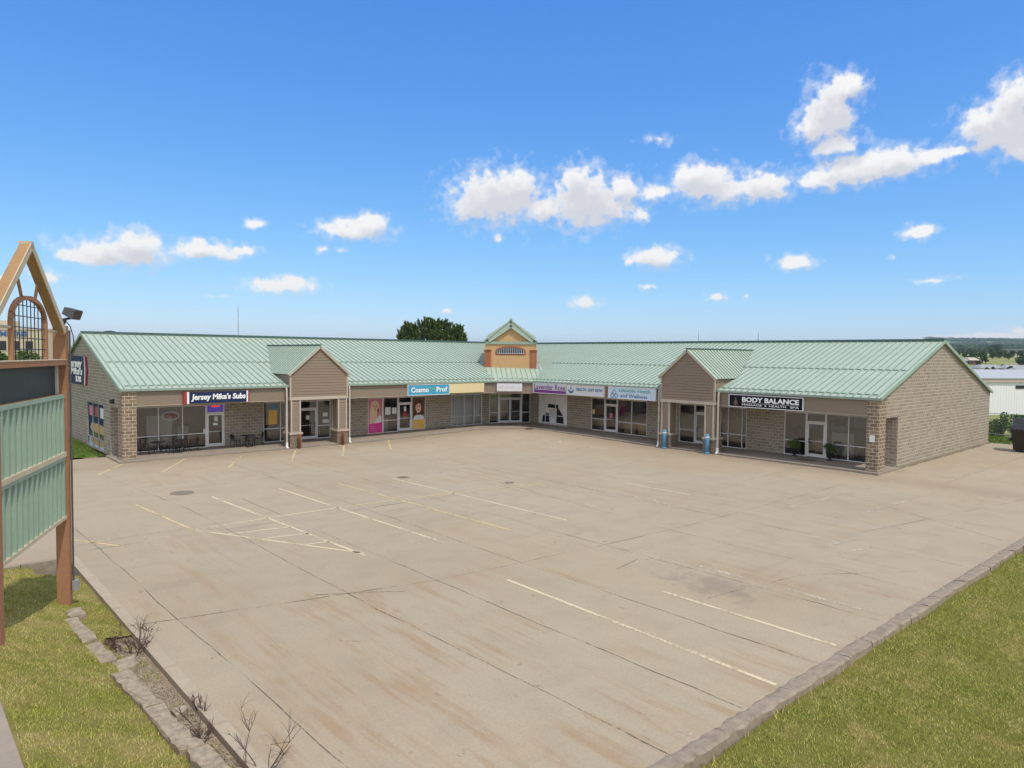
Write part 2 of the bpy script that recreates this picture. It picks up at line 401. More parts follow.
# clouds: (azimuth, elevation, half width, half height) in radians, gathered from where they stand in the sky
CL = [(120,253,52,15),(138,245,26,15),(94,257,34,10),(72,256,14,6),(205,250,40,9),(200,244,14,8),(242,250,14,5),
 (281,286,38,7),(292,283,22,7),(254,223,13,7),(355,230,36,10),(372,222,18,9),(322,250,9,6),(341,250,9,4),
 (497,197,46,28),(470,206,18,16),(517,185,20,18),(585,200,38,30),(575,182,18,18),(603,208,36,14),(624,188,16,13),(545,210,25,12),
 (655,193,22,9),(640,214,15,10),(500,238,7,8),(660,140,22,8),(655,257,26,10),(628,262,7,6),(585,302,14,6),(648,288,9,4),
 (703,182,34,19),(690,174,18,11),(730,190,22,13),(762,187,30,16),(830,112,26,34),(846,86,18,14),(815,125,22,16),(836,146,28,10),
 (868,168,62,14),(822,179,26,11),(852,170,36,15),(892,160,42,14),(930,155,28,9),(960,150,12,5),
 (1003,124,42,28),(1016,98,22,24),(980,122,22,18),(1020,145,22,16),(795,262,20,8),(920,232,17,8),(930,281,26,5),(892,256,9,4),
 (717,297,12,5),(746,296,7,4),(445,311,10,4),(148,302,9,3),(215,296,15,3),(45,276,26,9),(4,278,10,8),(990,337,45,5),(940,340,30,4),(1040,330,40,5)]
def azel(x, y):
    v = (D_ + R_ * ((x - 512) / 691.385) + U_ * ((384 - y) / 691.385)).normalized()
    return math.atan2(v.y, v.x), math.asin(v.z)
g = bpy.data.node_groups.new('cloud_field', 'ShaderNodeTree')
g.interface.new_socket('P', in_out='INPUT', socket_type='NodeSocketVector'); g.interface.new_socket('F', in_out='OUTPUT', socket_type='NodeSocketFloat')
gi = g.nodes.new('NodeGroupInput'); go = g.nodes.new('NodeGroupOutput'); acc = None
WK = {(660,140):.5,(746,296):.55,(717,297):.7,(892,256):.35,(930,281):.6,(648,288):.7,(322,250):.65,(341,250):.5,(148,302):.5,(215,296):.5,(500,238):.6,(628,262):.65,(254,223):.75,(445,311):.65,(640,214):.75,(45,276):.7,(4,278):.7,(655,193):.85}
for x, y, a, b in CL:
    wk = WK.get((x, y), 1.0)
    a *= 1.10; b *= 1.13
    az, el = azel(x, y); az1, el1 = azel(x + a, y); az2, el2 = azel(x, y - b)
    s_ = g.nodes.new('ShaderNodeVectorMath'); s_.operation = 'SUBTRACT'; L(g, gi.outputs[0], s_.inputs[0]); s_.inputs[1].default_value = (az, el, 0)
    q = g.nodes.new('ShaderNodeVectorMath'); q.operation = 'MULTIPLY'; L(g, s_.outputs[0], q.inputs[0]); q.inputs[1].default_value = (1 / abs(az1 - az), 1 / abs(el2 - el), 0)
    ln = g.nodes.new('ShaderNodeVectorMath'); ln.operation = 'LENGTH'; L(g, q.outputs[0], ln.inputs[0])
    f = mth(g, 'SUBTRACT', wk, ln.outputs['Value']); acc = f if acc is None else mth(g, 'SMOOTH_MAX', acc, f, .25)
L(g, acc, go.inputs[0])
tc = n.nodes.new('ShaderNodeTexCoord'); sx = n.nodes.new('ShaderNodeSeparateXYZ'); L(n, tc.outputs['Generated'], sx.inputs[0])
cb = n.nodes.new('ShaderNodeCombineXYZ'); L(n, mth(n, 'ARCTAN2', sx.outputs[1], sx.outputs[0]), cb.inputs[0]); L(n, mth(n, 'ARCSINE', sx.outputs[2]), cb.inputs[1])
wn = N(n, 'ShaderNodeTexNoise', Scale=38, Detail=5, Roughness=.6); L(n, cb.outputs[0], wn.inputs['Vector'])
wv = n.nodes.new('ShaderNodeVectorMath'); wv.operation = 'MULTIPLY_ADD'; L(n, wn.outputs['Color'], wv.inputs[0]); wv.inputs[1].default_value = (.022, .016, 0); wv.inputs[2].default_value = (-.011, -.008, 0)
wa = n.nodes.new('ShaderNodeVectorMath'); wa.operation = 'ADD'; L(n, cb.outputs[0], wa.inputs[0]); L(n, wv.outputs[0], wa.inputs[1])
n2 = N(n, 'ShaderNodeTexNoise', Scale=62, Detail=8, Roughness=.58); L(n, cb.outputs[0], n2.inputs['Vector'])
def field(off):
    k = n.nodes.new('ShaderNodeGroup'); k.node_tree = g
    if off:
        ad = n.nodes.new('ShaderNodeVectorMath'); L(n, wa.outputs[0], ad.inputs[0]); ad.inputs[1].default_value = off; L(n, ad.outputs[0], k.inputs[0])
    else: L(n, wa.outputs[0], k.inputs[0])
    return k.outputs[0]
F1 = field(None); F2 = field((.004, .018, 0))
nz = mth(n, 'SUBTRACT', n2.outputs[0], .5)
den = mth(n, 'ADD', F1, mth(n, 'MULTIPLY', nz, 1.55))
mask = mth(n, 'MAXIMUM', mrange(n, den, -.05, .50, 0, .98), mrange(n, mth(n, 'ADD', F1, mth(n, 'MULTIPLY', nz, 2.6)), -.42, .5, 0, .42))
lit = mrange(n, mth(n, 'SUBTRACT', mth(n, 'ADD', F2, mth(n, 'MULTIPLY', nz, 1.1)), .1), .62, -.25)
ccol = mixc(n, lit, (3.5, 3.55, 3.75), (4.9, 4.85, 4.8))
# grade of the clear sky: deeper blue overhead, less glare at the horizon
sr = n.nodes.new('ShaderNodeSeparateColor'); L(n, sky.outputs[0], sr.inputs[0]); cr = n.nodes.new('ShaderNodeCombineColor')
for i, (k, p) in enumerate(((.345, 1.18), (.82, .83), (2.28, .44))):
    L(n, mth(n, 'MULTIPLY', mth(n, 'POWER', sr.outputs[i], p), k), cr.inputs[i])
clear = mixc(n, mask, cr.outputs[0], ccol)
# unseen cloud added overhead and behind the view to brighten and whiten ambient light
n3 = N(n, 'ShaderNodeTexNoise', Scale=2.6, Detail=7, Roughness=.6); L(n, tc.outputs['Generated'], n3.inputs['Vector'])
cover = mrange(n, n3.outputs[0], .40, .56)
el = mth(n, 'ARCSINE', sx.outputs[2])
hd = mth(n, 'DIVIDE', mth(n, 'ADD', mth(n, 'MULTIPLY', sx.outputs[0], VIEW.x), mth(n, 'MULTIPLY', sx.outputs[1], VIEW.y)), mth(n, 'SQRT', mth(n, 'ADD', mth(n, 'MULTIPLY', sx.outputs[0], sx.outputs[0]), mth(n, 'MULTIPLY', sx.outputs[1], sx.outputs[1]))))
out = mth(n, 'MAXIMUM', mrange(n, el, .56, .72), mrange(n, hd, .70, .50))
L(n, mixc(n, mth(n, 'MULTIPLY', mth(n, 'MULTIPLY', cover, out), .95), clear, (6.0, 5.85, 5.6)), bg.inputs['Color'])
S.view_settings.view_transform = 'Standard'; S.view_settings.look = 'None'; S.view_settings.exposure = 0.41; S.view_settings.gamma = 1

# ------------------------------------------------------------------ ground
L1, L2, DEP, WS = 30.67, 29.61, 22.0, 2.956
RD = 10.4; Z0, ZR = 4.22, 7.60; SL = (ZR - Z0) / (RD + .15)
ZB = 3.95; SLB = (ZR - ZB) / (22.15 - RD)
FA, FB = (-2.7, 0.0), (0.0, -2.1)                 # chamfered fascia
SA, SB = (-.63, WS), (WS, 1.38)                   # chamfered shop front
def sstep(a, b, x):
    t = min(1, max(0, (x - a) / (b - a))); return t * t * (3 - 2 * t)
def gz(x, y): return .2 * (1 - sstep(5, 17, math.hypot(x - 1, y - 1)))
def terr(x, y):
    p = V((x, y, 0)) - V((CAM.x, CAM.y, 0)); t = p.dot(VIEW); l = p.dot(SIDE)
    right = -.16; zr = [(-1e5, -.16), (60, -.16), (84, -4.2), (185, -3.8), (255, -3.2), (450, -1.4), (600, 7), (1300, 19), (2600, 42), (3600, 86), (4400, 138), (5200, 130), (9000, 60)]
    zl = [(-1e5, -.16), (82, -.16), (106, 4.2), (300, 5), (2000, 12), (9000, 20)]
    right = np.interp(t, *zip(*zr)); left = np.interp(t, *zip(*zl)); k = sstep(.35, .58, l / max(t, 1))
    z = left * (1 - k) + right * k
    if t > 1500: z += (math.sin(x * .0031) * 9 + math.sin(y * .0023 + 1) * 9) * min(1, (t - 1500) / 2000)
    return z - (.30 if t < 55 else 0)
mb = MB(); rings = [0, 12, 24, 36, 46, 54, 60, 66, 72, 78, 85, 92, 100, 110, 125, 145, 170, 200, 240, 300, 380, 480, 600, 800, 1050, 1350, 1800, 2300, 2900, 3500, 4200, 5200, 7000, 11000]
NA = 144; first = True
for i, r in enumerate(rings):
    for j in range(NA):
        a = 2 * math.pi * j / NA; x = CAM.x + r * math.cos(a) + (0 if r else .001 * math.cos(a)); y = CAM.y + r * math.sin(a)
        mb.v.append((x, y, terr(x, y)))
for i in range(len(rings) - 1):
    for j in range(NA):
        j2 = (j + 1) % NA; mb.f.append((i * NA + j, (i + 1) * NA + j, (i + 1) * NA + j2, i * NA + j2))
struct('ground', mb, M['field'], True)

def sheet(name, poly_test, x0, x1, y0, y1, step, zf, m):
    """grid sheet clipped to cells whose centre passes the test"""
    mb = MB(); idx = {}
    nx = int(round((x1 - x0) / step)); ny = int(round((y1 - y0) / step))
    def vid(i, j):
        if (i, j) not in idx:
            x = x0 + i * step; y = y0 + j * step; idx[(i, j)] = len(mb.v); mb.v.append((x, y, zf(x, y)))
        return idx[(i, j)]
    for i in range(nx):
        for j in range(ny):
            if poly_test(x0 + (i + .5) * step, y0 + (j + .5) * step): mb.f.append((vid(i, j), vid(i + 1, j), vid(i + 1, j + 1), vid(i, j + 1)))
    return struct(name, mb, m, True)
# the concrete lot: a slab with a real edge
mb = MB(); XE = -36.62; YK = -37.95; ST = 1.0
YK_ = lambda x: -38.12 - .018 * (x + 32) - .05
def lotrect(x0, x1, y0, y1, st=1.5, follow=False):
    nx = max(1, round((x1 - x0) / st)); ny = max(1, round((y1 - y0) / st)); b0 = len(mb.v)
    for i in range(nx + 1):
        for j in range(ny + 1):
            x = x0 + (x1 - x0) * i / nx; ya = YK_(x) if follow else y0; y = ya + (y1 - ya) * j / ny; mb.v.append((x, y, gz(x, y)))
    for i in range(nx):
        for j in range(ny):
            a = b0 + i * (ny + 1) + j; mb.f.append((a, a + ny + 1, a + ny + 2, a + 1))
lotrect(XE, 24.0, YK, 2.9, 1.5, True); lotrect(-75, XE, -19.4, 2.9, 4)
for a, b in (((XE, YK_(XE)), (XE, -19.4)), ((24, YK_(24)), (XE, YK_(XE))), ((-75, -19.4), (XE, -19.4)), ((24, YK), (24, 2.9))):
    mb.poly([(a[0], a[1], 0), (b[0], b[1], 0), (b[0], b[1], -.28), (a[0], a[1], -.28)])
struct('parking_lot', mb, M['lot'])
mb = MB()
for i in range(13): mb.poly([(XE + .001, -38 + i * 1.43, .005), (XE + .24, -38 + i * 1.43, .005), (XE + .24, -38 + i * 1.43 + 1.41, .005), (XE + .001, -38 + i * 1.43 + 1.41, .005)])
struct('slab_edging', mb, M['edging'])
# apron between the right end wall and the grass behind
def lawn_z(x, y):
    z = -.10 + .40 * max(0, -37.25 - x) ** 1.15
    z += .10 * sstep(-21, -24, y) * sstep(-36.7, -37.3, x)
    z -= .55 * (1 - sstep(-20.4, -22.2, y)) * max(0, min(1, (-37.4 - x) / 2))
    return min(.95, max(-.1, z)) + .035 * math.sin(x * 2.3 + y * 1.7) * math.sin(y * 1.1)
def in_lawn(x, y):
    if y > -19.75: return False
    if y > -21.6 and x > -37.6: return math.hypot(x + 37.6, y + 21.6) < 1.0 + 1e-3 or x < -37.6
    if y < -27: return x < -37.15
    return x < XE - .06
sheet('lawn', in_lawn, -46.0, -36.6, -40.0, -19.6, .2, lawn_z, M['soil'])
def lawn2_z(x, y): return -.11 - .04 * max(0, -38.9 - y) + .03 * math.sin(x * 1.3 + y * 2.1)
sheet('lawn', lambda x, y: y < -38.25 - .018 * (x + 32), -36, 26, -56, -38.4, .4, lawn2_z, M['soil'])
sheet('lawn', lambda x, y: True, -60, -30.98, 2.9, 24, 1.5, lambda x, y: .06 + .02 * (y - 3) + (.03 * (-31 - x) if x < -31 else 0), M['lush'])
sheet('lawn', lambda x, y: True, 22.2, 29.4, -40, 24, 1.2, lambda x, y: -.02 - .02 * max(0, x - 26), M['lush'])
# sidewalk in the lower left corner
mb = MB(); p = [(-39.45, -31.2), (-39.40, -36.5), (-41.4, -36.5), (-41.4, -31.2)]
mb.hexa([(a, b, .5) for a, b in p], [(a, b, .99) for a, b in p]); struct('pavement', mb, M['concrete_walk'])

# grass blades
def blades(name, n_, xr, yr, test, zf, h, wd, m, lab):
    x = RNG.uniform(*xr, n_); y = RNG.uniform(*yr, n_)
    cl = np.sin(x * 3.1 + np.sin(y * 2.3) * 2) * np.sin(y * 3.7 + np.sin(x * 1.9) * 2) + .6 * np.sin(x * 9.3 + 2 * np.sin(y * 7)) * np.sin(y * 8.1 + 2 * np.sin(x * 6.3))
    keep = np.array([test(a, b) for a, b in zip(x, y)]) & (RNG.uniform(-1.9, .5, n_) < cl); x = x[keep]; y = y[keep]; k = len(x)
    z = np.array([zf(a, b) for a, b in zip(x, y)])
    an = RNG.uniform(0, 2 * np.pi, k); hh = h * RNG.uniform(.45, 1.25, k); ww = wd * RNG.uniform(.7, 1.3, k)
    le = RNG.normal(0, .45, (k, 2)) * hh[:, None]
    b = np.stack([x, y, z - .01], 1); sd = np.stack([np.cos(an) * ww, np.sin(an) * ww, np.zeros(k)], 1)
    tip = b + np.stack([le[:, 0], le[:, 1], hh], 1)
    v = np.empty((k, 3, 3)); v[:, 0] = b - sd; v[:, 1] = b + sd; v[:, 2] = tip
    return tag(npmesh(name, v.reshape(-1, 3), np.arange(k * 3).reshape(-1, 3), m), lab, 'grass', kind='stuff')
blades('grass', 260000, (-43, -36.65), (-36.5, -19.8), lambda a, b: in_lawn(a, b) and not (a < -39.38 and b < -31.1), lawn_z, .05, .0065, M['grass'], 'short green and straw coloured grass of the lawn under the pylon sign')
blades('grass', 420000, (-34, -10), (-45, -38.3), lambda a, b: b < -38.46 - .018 * (a + 32) and b > -39.6 - .5 * (a + 40) * .55, lawn2_z, .055, .0072, M['grass'], 'short green and straw coloured grass along the right hand kerb')
blades('grass', 30000, (-36, -31), (2.95, 13), lambda a, b: True, lambda x, y: .06 + .02 * (y - 3) + .03 * (-31 - x), .10, .014, M['lush'], 'bright green grass at the foot of the left end wall')
blades('grass', 20000, (22.3, 29), (-38, -22), lambda a, b: True, lambda x, y: -.02 - .02 * max(0, x - 26), .16, .03, M['lush'], 'green grass strip beyond the right end wall in front of the fence')

blades('edge_grass', 5000, (-34, -10), (-39.0, -38.2), lambda a, b: abs(b + 38.40 + .018 * (a + 32)) < .07, lawn2_z, .13, .008, M['grass'], 'longer ragged grass hanging against the right hand kerb')
blades('weeds', 5000, (-37.25, -36.7), (-36.5, -26.8), lambda a, b: math.sin(b * 2.1 + 1) * math.sin(b * 5.3) * math.sin(a * 9) > .12, lambda x, y: -.12, .07, .007, M['grass'], 'sparse weeds and dry grass growing through the gravel')
# gravel strip and broken kerb pieces along the left edge of the lot
mb = MB(); mb.poly([(-37.3, -38, -.13), (XE, -38, -.13), (XE, -26.6, -.13), (-37.3, -26.6, -.13)]); struct('gravel_bed', mb, M['gravel'])
k = 5200; cx = RNG.uniform(-37.28, XE - .02, k); cy = RNG.uniform(-38, -26.7, k); r = RNG.uniform(.010, .034, k)
oc = np.array([(1, 0, 0), (-1, 0, 0), (0, 1, 0), (0, -1, 0), (0, 0, 1), (0, 0, -1)], float)
of = np.array([(0, 2, 4), (2, 1, 4), (1, 3, 4), (3, 0, 4), (2, 0, 5), (1, 2, 5), (3, 1, 5), (0, 3, 5)])
v = oc[None] * r[:, None, None] * RNG.uniform(.6, 1.35, (k, 6, 3)); v[:, :, 2] *= .7
v += np.stack([cx, cy, np.full(k, -.125)], 1)[:, None]
fc = (of[None] + np.arange(k)[:, None, None] * 6).reshape(-1, 3)
tag(npmesh('gravel', v.reshape(-1, 3), fc, M['gravel']), 'loose grey gravel between the lawn and the lot slab', 'gravel', kind='stuff')
def chunk(pts, z0, z1, name, label, seed, tilt=0, wob=.03):
    """a rough concrete piece from a plan outline"""
    rr = random.Random(seed); c = V((sum(p[0] for p in pts) / len(pts), sum(p[1] for p in pts) / len(pts), 0))
    fine = []
    for i in range(len(pts)):
        a = pts[i]; b = pts[(i + 1) % len(pts)]; m_ = max(1, int(math.hypot(b[0] - a[0], b[1] - a[1]) / .16))
        for j in range(m_):
            t = j / m_; fine.append((a[0] + (b[0] - a[0]) * t + rr.gauss(0, wob * .5), a[1] + (b[1] - a[1]) * t + rr.gauss(0, wob * .5)))
    mb = MB(); k = len(fine)
    for lv, (zz, ins) in enumerate(((z0, 0), (z1 - .03, .0), (z1, .03))):
        for (x, y) in fine:
            d = V((c.x - x, c.y - y, 0)); d = d.normalized() * ins if d.length > 0 else d
            mb.v.append((x + d.x, y + d.y, zz + (tilt * (x - c.x) + rr.gauss(0, .012) if lv else 0)))
    for l in range(2):
        for i in range(k):
            j = (i + 1) % k; mb.f.append((l * k + i, l * k + j, (l + 1) * k + j, (l + 1) * k + i))
    mb.f.append(tuple(2 * k + i for i in range(k)))
    o = tag(mb.build(name, M['stonechunk']), label, 'kerb piece', 'broken kerb pieces beside the lawn'); return o
def kp(y0, y1, xc0, xc1, hw): return [(xc0 - hw, y0), (xc0 + hw, y0), (xc1 + hw, y1), (xc1 - hw, y1)]
chunk(kp(-25.35, -24.95, -37.84, -37.86, .18), -.1, .16, 'kerb_stone', 'small pale kerb stub lying nearest the orange sign post', 1, -.1)
chunk(kp(-25.5, -25.0, -37.42, -37.42, .17), -.1, .18, 'kerb_stone', 'short white topped kerb block next to the pale stub', 2, .05)
chunk(kp(-27.3, -25.6, -37.50, -37.60, .15), -.15, .17, 'kerb_stone', 'brownish kerb length with stepped broken right side, farthest long piece', 3)
chunk(kp(-28.6, -27.4, -37.42, -37.50, .15), -.15, .12, 'kerb_stone', 'narrow pale kerb length sinking towards the flat slab piece', 4, .1)
chunk([(-37.55, -29.2), (-36.98, -28.95), (-36.92, -28.55), (-37.28, -28.5), (-37.55, -28.75)], -.15, .05, 'kerb_stone', 'flat angular slab fragment lying across the end of the kerb', 5, .12)
chunk(kp(-31.1, -29.3, -37.26, -37.38, .165), -.15, .14, 'kerb_stone', 'long straight grey kerb length in the middle of the row', 6)
chunk(kp(-32.6, -31.15, -37.20, -37.25, .165), -.15, .12, 'kerb_stone', 'grey kerb length with a notched edge beside the loose cobble', 7)
chunk(kp(-33.0, -32.65, -37.16, -37.2, .2), -.15, .15, 'kerb_stone', 'short pale cracked kerb block between two long grey lengths', 8, -.1)
chunk(kp(-36.5, -33.05, -37.05, -37.12, .17), -.15, .17, 'kerb_stone', 'nearest kerb length cut by the bottom of the picture', 9)
chunk([(-36.98, -31.55), (-36.8, -31.5), (-36.75, -31.35), (-36.85, -31.22), (-37.0, -31.3)], -.15, .04, 'kerb_stone', 'loose fist sized cobble lying in the gravel', 10)
# far kerb of the grass island
rr = random.Random(5); mb = MB()
for i in range(9):
    x0 = -46 + i * 1.02; mb.hexa([(x0, -19.85, -.6), (x0 + .99, -19.85, -.6), (x0 + .99, -19.62, -.6), (x0, -19.62, -.6)], [(x0, -19.83, .09 + rr.gauss(0, .01)), (x0 + .99, -19.83, .09), (x0 + .99, -19.64, .09), (x0, -19.64, .09 + rr.gauss(0, .01))])
struct('kerb', mb, M['kerb'])
# right-hand kerb: broken, slightly uneven
mb = MB(); rr = random.Random(3); x = -36.4
while x < 26:
    ln = rr.uniform(.35, 2.4); b_ = -38.12 - .018 * (x + 32); x1 = x + ln - rr.choice((.012, .02, .05))
    seg = max(1, int(ln / .16)); tp = .05 + rr.gauss(0, .010)
    prev = None
    for i in range(seg + 1):
        xx = x + (x1 - x) * i / seg; yb = -38.12 - .018 * (xx + 32)
        ring = [(xx, yb + .15 + rr.gauss(0, .022), .004), (xx, yb + .07 + rr.gauss(0, .012), tp * .6 + rr.gauss(0, .005)), (xx, yb - .15 + rr.gauss(0, .005), tp + rr.gauss(0, .006)), (xx, yb - .20 + rr.choice((0, 0, 0, .03)) + rr.gauss(0, .007), tp - .03), (xx, yb - .22 + rr.gauss(0, .009), -.30)]
        if prev: 
            n0 = len(mb.v); mb.v += prev + ring
            for q in range(4): mb.f.append((n0 + q, n0 + q + 1, n0 + 5 + q + 1, n0 + 5 + q))
            if i == 1: mb.f.append((n0, n0 + 1, n0 + 2, n0 + 3, n0 + 4))
            if i == seg: mb.f.append((n0 + 9, n0 + 8, n0 + 7, n0 + 6, n0 + 5))
        prev = ring
    x += ln
struct('kerb', mb, M['kerb'])

# painted lines and joints: thin sheets on the slab
def ribbon(mb, pts, wd, dz, wob=0, seed=0, taper=0):
    rr = random.Random(seed); P = []
    for (a, b) in zip(pts[:-1], pts[1:]):
        m_ = max(2, int(math.hypot(b[0] - a[0], b[1] - a[1]) / .5))
        for i in range(m_): t = i / m_; P.append((a[0] + (b[0] - a[0]) * t, a[1] + (b[1] - a[1]) * t))
    P.append(pts[-1]); k = len(P); base = len(mb.v)
    off = 0
    for i, (x, y) in enumerate(P):
        d = V((P[min(i + 1, k - 1)][0] - P[max(i - 1, 0)][0], P[min(i + 1, k - 1)][1] - P[max(i - 1, 0)][1], 0)).normalized(); s = V((-d.y, d.x, 0))
        off = off * .7 + rr.gauss(0, wob); ww = wd * (1 + (rr.uniform(-.5, .6) if taper else rr.uniform(-.06, .06)))
        for q in (-1, 1):
            X = x + s.x * (off + q * ww / 2); Y = y + s.y * (off + q * ww / 2); mb.v.append((X, Y, gz(X, Y) + dz))
    for i in range(k - 1): a = base + 2 * i; mb.f.append((a, a + 2, a + 3, a + 1))
LN = [('yline', [(-33.06, -12.6), (-32.6, -18.4)]), ('wline', [(-32.6, -18.4), (-29.4, -24.9)]), ('wline', [(-30.1, -12.9), (-29.5, -25.2)]), ('wline', [(-27.05, -13.0), (-26.7, -25.5)]),
      ('yline', [(-24.3, -13.6), (-23.85, -25.7)]), ('wline', [(-21.5, -14.1), (-21.15, -26)]), ('faint', [(-18.6, -14.1), (-18.3, -26.2)]), ('faint', [(-15.7, -14.3), (-15.4, -26)]), ('wline', [(-13.1, -22.2), (-13.1, -26.2)]),
      ('wline', [(-32.6, -18.4), (-29.8, -18.3)]), ('wline', [(-29.8, -18.3), (-26.34, -18.42)]), ('yline', [(-26.3, -18.42), (-22, -18.9), (-16.6, -19.9)]),
      ('wline', [(-31.85, -19.75), (-29.75, -20.2)]), ('wline', [(-31.1, -21.15), (-29.65, -21.45)]), ('wline', [(-30.4, -22.75), (-29.6, -22.9)]),
      ('wline', [(-27.65, -29.8), (-27.85, -37.95)]), ('wline', [(-25.06, -33.3), (-25.06, -37.95)]), ('faint', [(-30.7, -36.3), (-30.65, -37.95)]), ('faint', [(-22.3, -30.5), (-22.3, -37.9)]),
      ('yline', [(-32.7, -3.7), (-30.8, -.5)]), ('yline', [(-29.9, -4.8), (-27.5, -.7)]), ('yline', [(-26.6, -5.3), (-24.5, -1.6)]), ('yline', [(-23.0, -5.4), (-20.8, -1.2)]), ('yline', [(-19.65, -5.4), (-17.3, -1.2)]), ('yline', [(-15.6, -4.5), (-13.3, -.5)]), ('faint', [(-12, -4.4), (-10, -.6)]),
      ('faint', [(-36.2, -18.0), (-33.5, -17.9)]), ('yline', [(-36.2, -17.0), (-35.1, -19.0)]), ('faint', [(-17.5, -17), (-16.4, -23), (-15.2, -28.6)]), ('faint', [(-4.4, -9.4), (-2.4, -8.0)]), ('faint', [(-17.2, -34.2), (-14.9, -34.6)]), ('faint', [(-17.6, -34.9), (-15.9, -35.3)]), ('faint', [(-11, -33), (-2, -33.6)]), ('faint', [(-12, -30.5), (-2, -31.2)])]
for i, (mk, pts) in enumerate(LN):
    mb = MB(); ribbon(mb, pts, .11 if mk != 'faint' else .16, .006, .002, i); struct('parking_line', mb, M[mk])
mb = MB()
for i, (x0, x1, ya, yb) in enumerate([(-35.75, -35.45, -14, -38), (-32.55, -31.65, -3.8, -15), (-31.66, -31.64, -15, -29), (-31.64, -31.4, -29, -38), (-29.25, -29.2, -14, -38), (-26.05, -26.3, -4, -38), (-22.7, -22.75, -8, -38), (-17.9, -19.3, -18, -29.4), (-19.3, -19.5, -29.4, -38), (-15.5, -16, -8, -38), (-12.2, -12.4, -10, -38), (-8.9, -9.4, -10, -38), (-3.7, -11.4, -24.5, -38)]):
    ribbon(mb, [(x0, ya), ((x0 + x1) / 2 + .02, (ya + yb) / 2), (x1, yb)], .016, .008, .014, 50 + i, 1)
struct('lot_joint', mb, M['joint'])
mb = MB()
for i, pts in enumerate([[(-36.6, -26.6), (-34.25, -27.23), (-29.11, -28.58), (-22.93, -29.2), (-18, -29.5), (-2.7, -29.76), (8, -29.9)], [(-36.6, -10.6), (-12, -9.2), (-4, -8.6)], [(-36.6, -18.9), (-17, -19.6), (-12.16, -19.4), (-3.72, -17.9)], [(-24.9, -34.3), (-20.8, -35.1), (-17.7, -37.3)], [(-14.8, -34.1), (-2.1, -36.7)], [(-8, -26), (2, -25.6)], [(-33.6, -30.2), (-32.2, -31.6), (-31.9, -31.5)], [(-32.35, -27.45), (-31.0, -28.3), (-30.4, -28.75)], [(2, -29.9), (3, -37.9)], [(10, -29.9), (11, -37.9)], [(0, -33), (22, -33.3)], [(-20, -12), (-14.5, -13), (-9, -14)], [(-24.5, -31.2), (-23.2, -31.0), (-22.9, -31.3)]]):
    ribbon(mb, pts, .026, .010, .012, 80 + i, 1)
struct('lot_joint', mb, M['jointlight'])
mb = MB(); ribbon(mb, [(-31, -.42), (-2.9, -.42), (-.42, -2.3), (-.42, -29.9)], .10, .012, .02, 7, 1); ribbon(mb, [(-.42, -29.7), (3, -29.75), (22.4, -29.75)], .09, .012, .01, 8, 1); struct('gutter_dirt', mb, M['joint'])
def cover(x, y, r, label):
    t = thing('manhole_cover', label, 'manhole cover', (x, y, gz(x, y)), 'dark round covers in the lot')
    mb = MB(); mb.lathe([(r, .003), (r, .014), (r * .86, .014), (r * .86, .011)], (x, y, gz(x, y)), 28); mb.build('rim', M['iron'], t)
    mb = MB(); mb.lathe([(r * .85, .004), (r * .85, .012)], (x, y, gz(x, y)), 28)
    for i in range(-3, 4): mb.box((x + i * r * .2 - .02, y - r * .5, gz(x, y) + .0125), (x + i * r * .2 + .02, y + r * .5, gz(x, y) + .017))
    mb.build('plate', M['iron'], t)
cover(-30.84, -11.22, .5, 'largest dark round cover, in the open lot in front of the sandwich shop')
cover(-20.9, -14.1, .30, 'smaller dark round cover between the middle stall lines')
cover(-17.6, -18.7, .22, 'smallest dark round cover right of the stall cross line')

# ------------------------------------------------------------------ the shopping strip
Lf = Fr((0, 0, 0), (1, 0, 0), (0, -1, 0)); Rf = Fr((0, 0, 0), (0, -1, 0), (-1, 0, 0))          # fascia planes
Ls = Fr((0, WS, 0), (1, 0, 0), (0, -1, 0)); Rs = Fr((WS, 0, 0), (0, -1, 0), (-1, 0, 0))        # shop front planes
def fr2(a, b):
    u = V((b[0] - a[0], b[1] - a[1], 0)).normalized(); return Fr((a[0], a[1], 0), u, V((u.y, -u.x, 0))), math.hypot(b[0] - a[0], b[1] - a[1])
Cf, CfL = fr2(FA, FB); Cs, CsL = fr2(SA, SB)
El = Fr((-L1, 0, 0), (0, -1, 0), (-1, 0, 0)); Er = Fr((0, -L2, 0), (1, 0, 0), (0, -1, 0))      # end walls
B = thing('strip_mall', 'L shaped single storey shopping strip of tan block with a green metal roof', 'building', (0, 0, 0))

